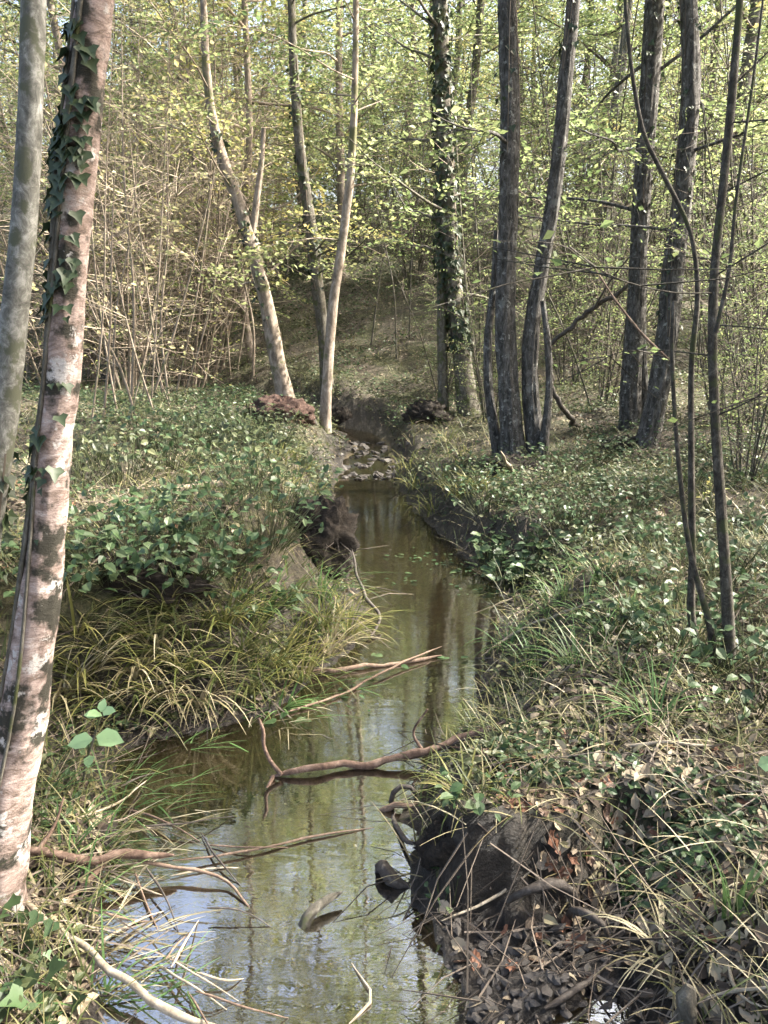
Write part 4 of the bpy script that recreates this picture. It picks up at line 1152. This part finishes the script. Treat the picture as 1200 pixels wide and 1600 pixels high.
tuft(728, 1238, 36, .16, .006, 'sedge', 'small yellow sedge tuft on top of the near mound')
tuft(1040, 1490, 26, .26, .007, 'straw', 'pale dry grass tuft arching over the dark hollow at lower right', name='grass_tuft', lean=(.3, .7), droop=(1.2, 2.2))
tuft(1150, 1420, 18, .2, .009, 'sedge_green', 'short broad green blades at the right edge, lower right', lean=(0, .3), droop=(.2, .8))
tuft(435, 1105, 30, .16, .012, 'sedge_green', 'dark green plant hanging into the water below the sedge bank', name='water_plant', lean=(.5, 1.1), droop=(.3, 1.0))
for (px, py) in ((60, 1250), (110, 1290), (150, 1330), (90, 1350), (60, 1410), (180, 1270), (120, 1420), (150, 1560)):
    tuft(px, py, 16, .24, .006, 'straw' if RNG.uniform() < .3 else 'sedge_green', 'ragged tuft of bent blades at the near left water edge', 'ragged tufts at the near left edge', name='grass_tuft', lean=(.4, 1.0), droop=(.6, 1.4))

for (px, py, hd) in ((200, 1220, .2), (235, 1240, -.1), (180, 1290, .1), (230, 1300, -.2), (160, 1380, .1), (200, 1450, 0), (170, 1500, -.1), (230, 1540, .1), (440, 1130, -.4), (480, 1095, -.2), (520, 1065, 0), (290, 1160, .3)):
    b = onz(px, py, 0.0); n = 12; mb = MB()
    P = b + np.c_[RNG.normal(0, .05, (n, 2)), np.full(n, -.015)]
    blades(mb, P, hd + RNG.normal(0, .5, n), RNG.uniform(.10, .26, n), RNG.uniform(.003, .007, n), RNG.uniform(.9, 1.3, n), RNG.uniform(.2, .5, n), seg=5)
    tag(mb.build('water_weed', M['sedge_green' if RNG.uniform() < .4 else 'straw'], None, b), 'loose blades trailing flat on the water along the left edge', 'water weed', 'trailing weed along the left edge')

for (px, py, n) in ((655, 868, 14), (690, 880, 16), (725, 890, 18), (610, 905, 8), (560, 1075, 8), (760, 925, 10), (640, 1020, 6), (480, 1130, 8)):
    b = onz(px, py, .004); mb = MB(); sz = RNG.uniform(.02, .055, n)
    leaves(mb, b + np.c_[RNG.normal(0, .11, n), RNG.normal(0, .07, n), RNG.uniform(.0, .012, n)], rand_dirs(n, .05), np.array([[0, 0, 1.0]]) + RNG.normal(0, .12, (n, 3)), sz, sz * .6, shape='oval', fold=.05)
    tag(mb.build('floating_leaves', M['herb'], None, b, smooth=False), 'small patch of green leaves floating on the stream surface', 'floating leaves', 'leaf patches floating on the stream')

HERB_EXTRA_LEFT = ((150, 725), (220, 705), (300, 700), (380, 690), (330, 735), (420, 705), (110, 760), (190, 760), (390, 760), (260, 735), (440, 800), (410, 850))
HERB_EXTRA_RIGHT = ((900, 760), (880, 820), (930, 725), (1060, 765), (1100, 705), (1150, 655), (1050, 880), (1130, 905), (1090, 960), (870, 740), (760, 800), (720, 760), (1170, 1100), (1080, 1040), (910, 830))
def herb(px, py, n, size, mat, label, group=None, name='herb', h=.10, spread=.10, shape='oval'):
    """low plant: each leaf on its own stalk"""
    b = onground(px, py); mb, st = MB(), MB()
    root = thing(name, label, 'plant', b, group)
    a = RNG.uniform(0, 2 * pi, n); rr = spread * np.sqrt(RNG.uniform(0, 1, n))
    Pp = np.stack([b[0] + rr * np.cos(a), b[1] + rr * np.sin(a)], -1)
    z = np.maximum(H(Pp[:, 0], Pp[:, 1]), b[2]) + h * RNG.uniform(.3, 1, n)
    P = np.c_[Pp, z]; sz = size * RNG.uniform(.6, 1.2, n)
    D = np.stack([np.cos(a), np.sin(a), RNG.normal(.1, .3, n)], -1) + RNG.normal(0, .5, (n, 3))
    leaves(mb, P, D, np.array([[0, -.25, 1.0]]) + RNG.normal(0, .3, (n, 3)), sz, sz * .72, shape=shape)
    twigs(st, np.tile(b - np.array([0, 0, .02]), (n, 1)) * .6 + np.c_[Pp, np.full(n, b[2] - .02)] * .4, P, .0022, .0012, bend=.05)
    st.build('stalks', M['herb_olive'], root, b); mb.build('leaves', M[mat], root, b, smooth=False)['kind'] = 'stuff'
for (px, py) in ((120, 905), (170, 900), (215, 905), (260, 915), (95, 930), (200, 850), (240, 870), (290, 840), (330, 890), (360, 870), (260, 800), (300, 900), (230, 820), (370, 920), (170, 835), (390, 960), (340, 800)):
    herb(px, py, 46, .05, 'herb', 'leafy bramble patch on top of the left bank', 'bramble patches on the left bank', 'bramble', .14, .22)
for (px, py) in HERB_EXTRA_LEFT:
    herb(px, py, 90, .05, 'herb' if RNG.uniform() < .5 else 'herb_olive', 'bulging bramble mound on the left bank between thicket and stream', 'bramble mounds of the left bank', 'bramble', .30, .34)
for (px, py) in HERB_EXTRA_RIGHT:
    herb(px, py, 70, .042, 'herb', 'leafy green mound of ivy and herbs on the right bank slope', 'green mounds on the right bank', 'herb', .20, .28)
for (px, py) in ((770, 860), (800, 880), (830, 905), (790, 915), (760, 890), (845, 870)):
    herb(px, py, 24, .075, 'herb', 'dark broad-leaved plant at the muddy right water edge', 'broad-leaved plants at the right edge', 'waterside_plant', .12, .13)
for (px, py) in ((980, 800), (1010, 780), (940, 850), (990, 850), (1030, 840), (920, 680), (960, 770), (1150, 720), (1180, 760), (1170, 830), (1185, 900), (1175, 980), (1190, 1040), (960, 900), (1000, 930), (1050, 1000), (980, 985)):
    herb(px, py, 40, .045, 'herb', 'low green herb patch on the right bank under the trunks', 'herb patches on the right bank', 'herb', .12, .2)
herb(965, 985, 34, .05, 'ivy', 'dark bluish ivy patch in the middle of the right bank', None, 'ivy_patch', .07, .12, 'ivy')
herb(1112, 795, 26, .03, 'leaf_yellow', 'small bright yellow-green plant between the thin right stems', None, 'herb', .2, .07)
herb(745, 1255, 26, .04, 'herb', 'small green herb on the near mound beside the water', None, 'herb', .06, .1)
herb(690, 1420, 8, .03, 'herb', 'tiny pale seedling on the muddy face of the mound', None, 'seedling', .05, .05)

# sapling with big pale leaves at the left water edge, each leaf its own part
b = onground(128, 1232)
sp = thing('sapling', 'young sapling with big pale green leaves at the left water edge', 'sapling', b)
Y_ = b[1]
stem = MB(); Q, r = resample(np.array([b - np.array([0, 0, .02]), at(135, 1190, Y_), at(148, 1150, Y_), at(158, 1115, Y_)]), [.005, .004, .0035, .002], 14); tube(stem, Q, r, 6)
stem.build('stem', M['bark_moss'], sp, b)
for (px, py, dx, dz, dy, L_) in ((158, 1115, -.3, .35, -.7, .062), (160, 1112, .9, .25, -.3, .052), (156, 1116, -.9, .1, -.2, .05), (158, 1113, .1, .7, .4, .045),
                                 (150, 1150, 1.0, -.1, -.15, .095), (146, 1155, -1.0, -.1, -.2, .085), (140, 1180, .2, -.3, -.9, .05), (138, 1235, -.5, -.2, -.7, .045)):
    mb = MB(); p = at(px, py, Y_)
    leaves(mb, [p], [[dx, dy, dz]], [[0, -.55, .8]], L_, L_ * .72, shape='oval', fold=.1)
    mb.build('leaf', M['sprout'], sp, b, smooth=True)
# ivy plant in the bottom left corner
b = onground(40, 1588)
ip = thing('ivy_plant', 'clump of large green ivy leaves in the bottom left corner', 'ivy', b)
stt = MB()
for (px, py, L_, mt) in ((15, 1462, .085, 'herb'), (45, 1490, .10, 'herb'), (70, 1485, .06, 'herb'), (10, 1530, .11, 'herb'), (60, 1540, .10, 'ivy'), (35, 1575, .11, 'herb'), (85, 1560, .09, 'herb'),
                         (5, 1585, .10, 'ivy'), (95, 1595, .08, 'ivy'), (90, 1530, .045, 'sprout'), (20, 1430, .05, 'herb'), (60, 1600, .09, 'herb'), (-10, 1500, .09, 'herb')):
    for _k in range(2):
        q = onground(px + RNG.normal(0, 14), py + RNG.normal(0, 12)); p = q + np.array([0, 0, RNG.uniform(.02, .11)])
        mb = MB(); l_ = L_ * RNG.uniform(.45, .8)
        leaves(mb, [p], [RNG.normal(0, .5, 3) + np.array([.2, -.7, -.1])], [np.array([.1, -.4, 1]) + RNG.normal(0, .25, 3)], l_, l_, shape='ivy', fold=.1)
        mb.build('leaf', M[mt], ip, b, smooth=True)
        twigs(stt, [b + RNG.normal(0, .03, 3) * np.array([1, 1, 0]) - np.array([0, 0, .02])], [p], .0022, .0015, bend=.08)
stt.build('stalks', M['bark_moss'], ip, b)
# single leaves at the right edge
b = onground(1192, 1240)
lp = thing('seedling', 'single pale bluish-green leaf on a stalk at the right edge', 'plant', b)
mb = MB(); leaves(mb, [at(1184, 1195, b[1])], [[.8, -.2, .25]], [[0, -.7, .6]], .05, .045, shape='oval'); mb.build('leaf', M['sprout'], lp, b, smooth=False)
mb = MB(); twigs(mb, [b - np.array([0, 0, .02])], [at(1184, 1195, b[1])], .002, .0015); mb.build('stalk', M['bark_moss'], lp, b)

# ------------------------------------------------------------------ stones and fallen leaves: pieces of the ground
def stone_mesh(seed):
    import bmesh
    bm = bmesh.new(); bmesh.ops.create_icosphere(bm, subdivisions=1, radius=1)
    for v in bm.verts:
        k_ = 1 + .75 * float(vnoise(np.array(v.co.x * 1.9 + seed), np.array(v.co.y * 1.9), np.array(v.co.z * 1.9)))
        v.co = v.co * k_; v.co.z *= .5; v.co.x *= 1.35
    me = bpy.data.meshes.new('stone'); bm.to_mesh(me); bm.free(); me.materials.append(M['stone'])
    return me
stm = [stone_mesh(s_ * 3.7) for s_ in range(5)]
def add_piece(name, me, x, y, sc, lift, rot=None):
    z = Hs(x, y); o = link(name, me, ground)
    o.location = (x, y, z + lift); o.scale = (sc, sc, sc)
    o.rotation_euler = rot if rot else (RNG.normal(0, .3), RNG.normal(0, .3), RNG.uniform(0, 6.28))
    return o
for k_ in range(170):
    px, py = RNG.uniform(690, 960), RNG.uniform(1440, 1600)
    p = onground(px, py); s_ = RNG.uniform(.005, .016)
    add_piece('stone', stm[k_ % 5], p[0], p[1], s_, s_ * .05)
for k_ in range(90):
    y = RNG.uniform(7.5, 9.3); x = np.interp(y, CLY, CLX) + RNG.normal(0, .22)
    s_ = RNG.uniform(.02, .05); add_piece('stone', stm[k_ % 5], x, y, s_, max(s_ * .2, water_level(y) - Hs(x, y) - s_ * .1))
def dead_leaf(seed, mat):
    r_ = np.random.default_rng(seed)
    k_ = 14; a = np.linspace(-pi, pi, k_, endpoint=False)
    lob = .5 * (1 - .28 * np.abs(np.sin(a * 2.5)) * r_.uniform(.3, 1.2)) * (1 + .08 * r_.normal(size=k_))
    x = np.cos(a) * lob * 1.0; y = np.sin(a) * lob * .62
    z = .5 * y * y * r_.uniform(.6, 2.2) + .35 * x * x * r_.uniform(-.6, 1.2) + .04 * r_.normal(size=k_)
    mb = MB()
    V = np.vstack([np.stack([x, y, z], -1), np.stack([x * .5, y * .5, z * .3 + .02 * r_.normal(size=k_)], -1), [[0, 0, 0]]])
    i = np.arange(k_); j = (i + 1) % k_
    mb.add(V, np.vstack([np.stack([i, j, k_ + j], -1), np.stack([i, k_ + j, k_ + i], -1), np.stack([k_ + i, k_ + j, np.full(k_, 2 * k_)], -1)]))
    return mb.mesh('fallen_leaf', M[mat], smooth=False)
dl = [dead_leaf(s_, m_) for s_, m_ in enumerate(['litter_rust', 'litter_tan', 'litter_brown', 'litter_tan', 'litter_rust', 'litter_brown', 'litter_tan'])]
cnt = 0
while cnt < 290:
    if cnt < 150: px, py = RNG.normal(900, 160), RNG.normal(1310, 130)
    elif cnt < 200: px, py = RNG.normal(950, 60), RNG.normal(740, 60)
    elif cnt < 240: px, py = RNG.uniform(690, 1200), RNG.uniform(1080, 1600)
    else: px, py = RNG.uniform(0, 500), RNG.uniform(640, 900)
    if not (0 < px < 1210 and 600 < py < 1610): continue
    p = onground(px, py)
    d_, in_, _l = chan(p[0:1], p[1:2])
    if in_[0] or (p[0] < .42 and _bil(GN, p[0:1], p[1:2])[0] < .75): continue
    if p[1] < 1.72 and .05 < p[0] < .65 and RNG.uniform() < .6: continue
    s_ = RNG.uniform(.03, .075) * (1 if p[1] < 4 else 1.3)
    nrm = Vector(Hn(p[0:1], p[1:2])[0]); q = nrm.to_track_quat('Z', 'Y') @ Euler((RNG.normal(0, .35), RNG.normal(0, .35), RNG.uniform(0, 6.28))).to_quaternion()
    add_piece('fallen_leaf', dl[cnt % 7], p[0], p[1], s_, .008, q.to_euler())
    cnt += 1

# ------------------------------------------------------------------ stuff: litter, ground cover, grass, straw, twigs
def scatter(n, y0=1.1, y1=24, half=.62, pad=.5, pw=1.0):
    y = y0 * (y1 / y0) ** (RNG.uniform(0, 1, n) ** pw)
    x = RNG.uniform(-1, 1, n) * (half * y + pad)
    d, ins, left = chan(x, y)
    k_ = ~ins
    x, y, d, left = x[k_], y[k_], d[k_], left[k_]
    return x, y, H(x, y), d, left

# dead leaves
x, y, z, d, left = scatter(60000, pw=.8)
cov = fbm(x * 1.6 + 30, y * 1.6, oct=3)
k_ = (cov + RNG.uniform(-.6, .6, len(x)) > -.05) & (d > .03) & ((_bil(GN, x, y) > .78) | (y > 4) | (x > .42)) & ~((y < 1.75) & (x > .05) & (x < .65) & (RNG.uniform(size=len(x)) < .75))
x, y, z = x[k_], y[k_], z[k_]; n = len(x)
N = Hn(x, y) + RNG.normal(0, .35, (n, 3)); sz = RNG.uniform(.018, .05, n) * (1 + .05 * np.clip(y - 5, 0, 12))
mb = MB(); PL = np.stack([x, y, z + RNG.uniform(.002, .02, n)], -1); DL = np.cross(N, rand_dirs(n))
for s_, shp_ in ((y < 4, 'oval'), (y >= 4, 'rhomb')):
    leaves(mb, PL[s_], DL[s_], N[s_], sz[s_], sz[s_] * RNG.uniform(.4, .75, s_.sum()), fold=.25, shape=shp_)
tag(mb.build('leaf_litter', M['litter'], smooth=False), 'brown and tan dead leaves strewn over the woodland floor', 'leaf litter', kind='stuff')
# green cover
x, y, z, d, left = scatter(300000, y1=34, pw=.75)
cov = fbm(x * .9 + 3, y * .9 + 8, oct=3)
k_ = (1.7 * cov + RNG.uniform(-.5, .5, len(x)) + .25 * ss(4, 8, y) > .0) & (d > .05) & ~((y < 1.95) & (x > .1) & (x < .62)) & ((_bil(GN, x, y) > .7) | (y > 3) | (x > .42))
x, y, z = x[k_], y[k_], z[k_]; n = len(x)
N = np.array([[0, -.2, 1.0]]) + RNG.normal(0, .45, (n, 3)); sz = RNG.uniform(.014, .038, n) * (1 + .07 * np.clip(y - 3, 0, 25))
hgt = RNG.uniform(0, 1, n) ** 1.5 * (.05 + .12 * ss(2, 6, y)) * (1 + .8 * fbm(x * 2, y * 2, oct=2))
mi_ = ((fbm(x * 1.3 + 50, y * 1.3, oct=3) + RNG.normal(0, .25, n)) > .08).astype(int)
mb = MB()
for q_ in (0, 1):
    s_ = mi_ == q_
    for nr in (True, False):
        t_ = s_ & ((y < 3.2) == nr)
        leaves(mb, np.stack([x, y, z + np.maximum(hgt, .004)], -1)[t_], rand_dirs(t_.sum(), .3), N[t_], sz[t_], sz[t_] * .65, q_, shape='oval' if nr else 'rhomb')
tag(mb.build('ground_cover', [M['herb_olive'], M['herb']], smooth=False), 'low olive green leafy ground cover over both banks and the slope', 'ground cover', kind='stuff')
# grass and dry straw
x, y, z, d, left = scatter(52000, y1=16, pw=.8)
cov = fbm(x * 1.1 + 70, y * 1.1, oct=3)
k_ = (cov + RNG.uniform(-.6, .6, len(x)) > .0) & ~((y < 1.8) & (x > .1) & (x < .65))
x, y, z = x[k_], y[k_], z[k_]; n = len(x)
mb = MB(); blades(mb, np.stack([x, y, z - .01], -1), RNG.uniform(0, 6.28, n), RNG.uniform(.06, .22, n) * (1 + .03 * y), RNG.uniform(.002, .0045, n) * (1 + .10 * y), RNG.uniform(.1, .9, n), RNG.uniform(.5, 1.8, n), seg=3)
tag(mb.build('grass', M['grass']), 'thin green grass scattered over both banks', 'grass', kind='stuff')
x, y, z, d, left = scatter(8500, y1=14, pw=.85)
k_ = ~((y < 1.75) & (x > .1) & (x < .6)); x, y, z = x[k_], y[k_], z[k_]; n = len(x)
mb = MB(); blades(mb, np.stack([x, y, z + .004], -1), RNG.uniform(0, 6.28, n), RNG.uniform(.05, .24, n), RNG.uniform(.0018, .004, n) * (1 + .12 * y), RNG.uniform(.7, 1.35, n), RNG.uniform(.2, 1.0, n), seg=4)
tag(mb.build('dry_straw', M['straw']), 'bleached dry stalks lying over the banks', 'straw', kind='stuff')
# twigs
x, y, z, d, left = scatter(7000, y1=16, pw=.8); n = len(x)
a = RNG.uniform(0, 6.28, n); ln_ = RNG.uniform(.05, .32, n) * (1 + .06 * y)
x2, y2 = x + ln_ * np.cos(a), y + ln_ * np.sin(a)
mb = MB(); twigs(mb, np.stack([x, y, z + .01], -1), np.stack([x2, y2, np.maximum(H(x2, y2), -.02) + RNG.uniform(.0, .06, n)], -1), RNG.uniform(.0015, .004, n), .001, bend=.08)
tag(mb.build('twig_litter', M['twig_dark'], smooth=False), 'fine dark twigs littering the woodland floor', 'twigs', kind='stuff')
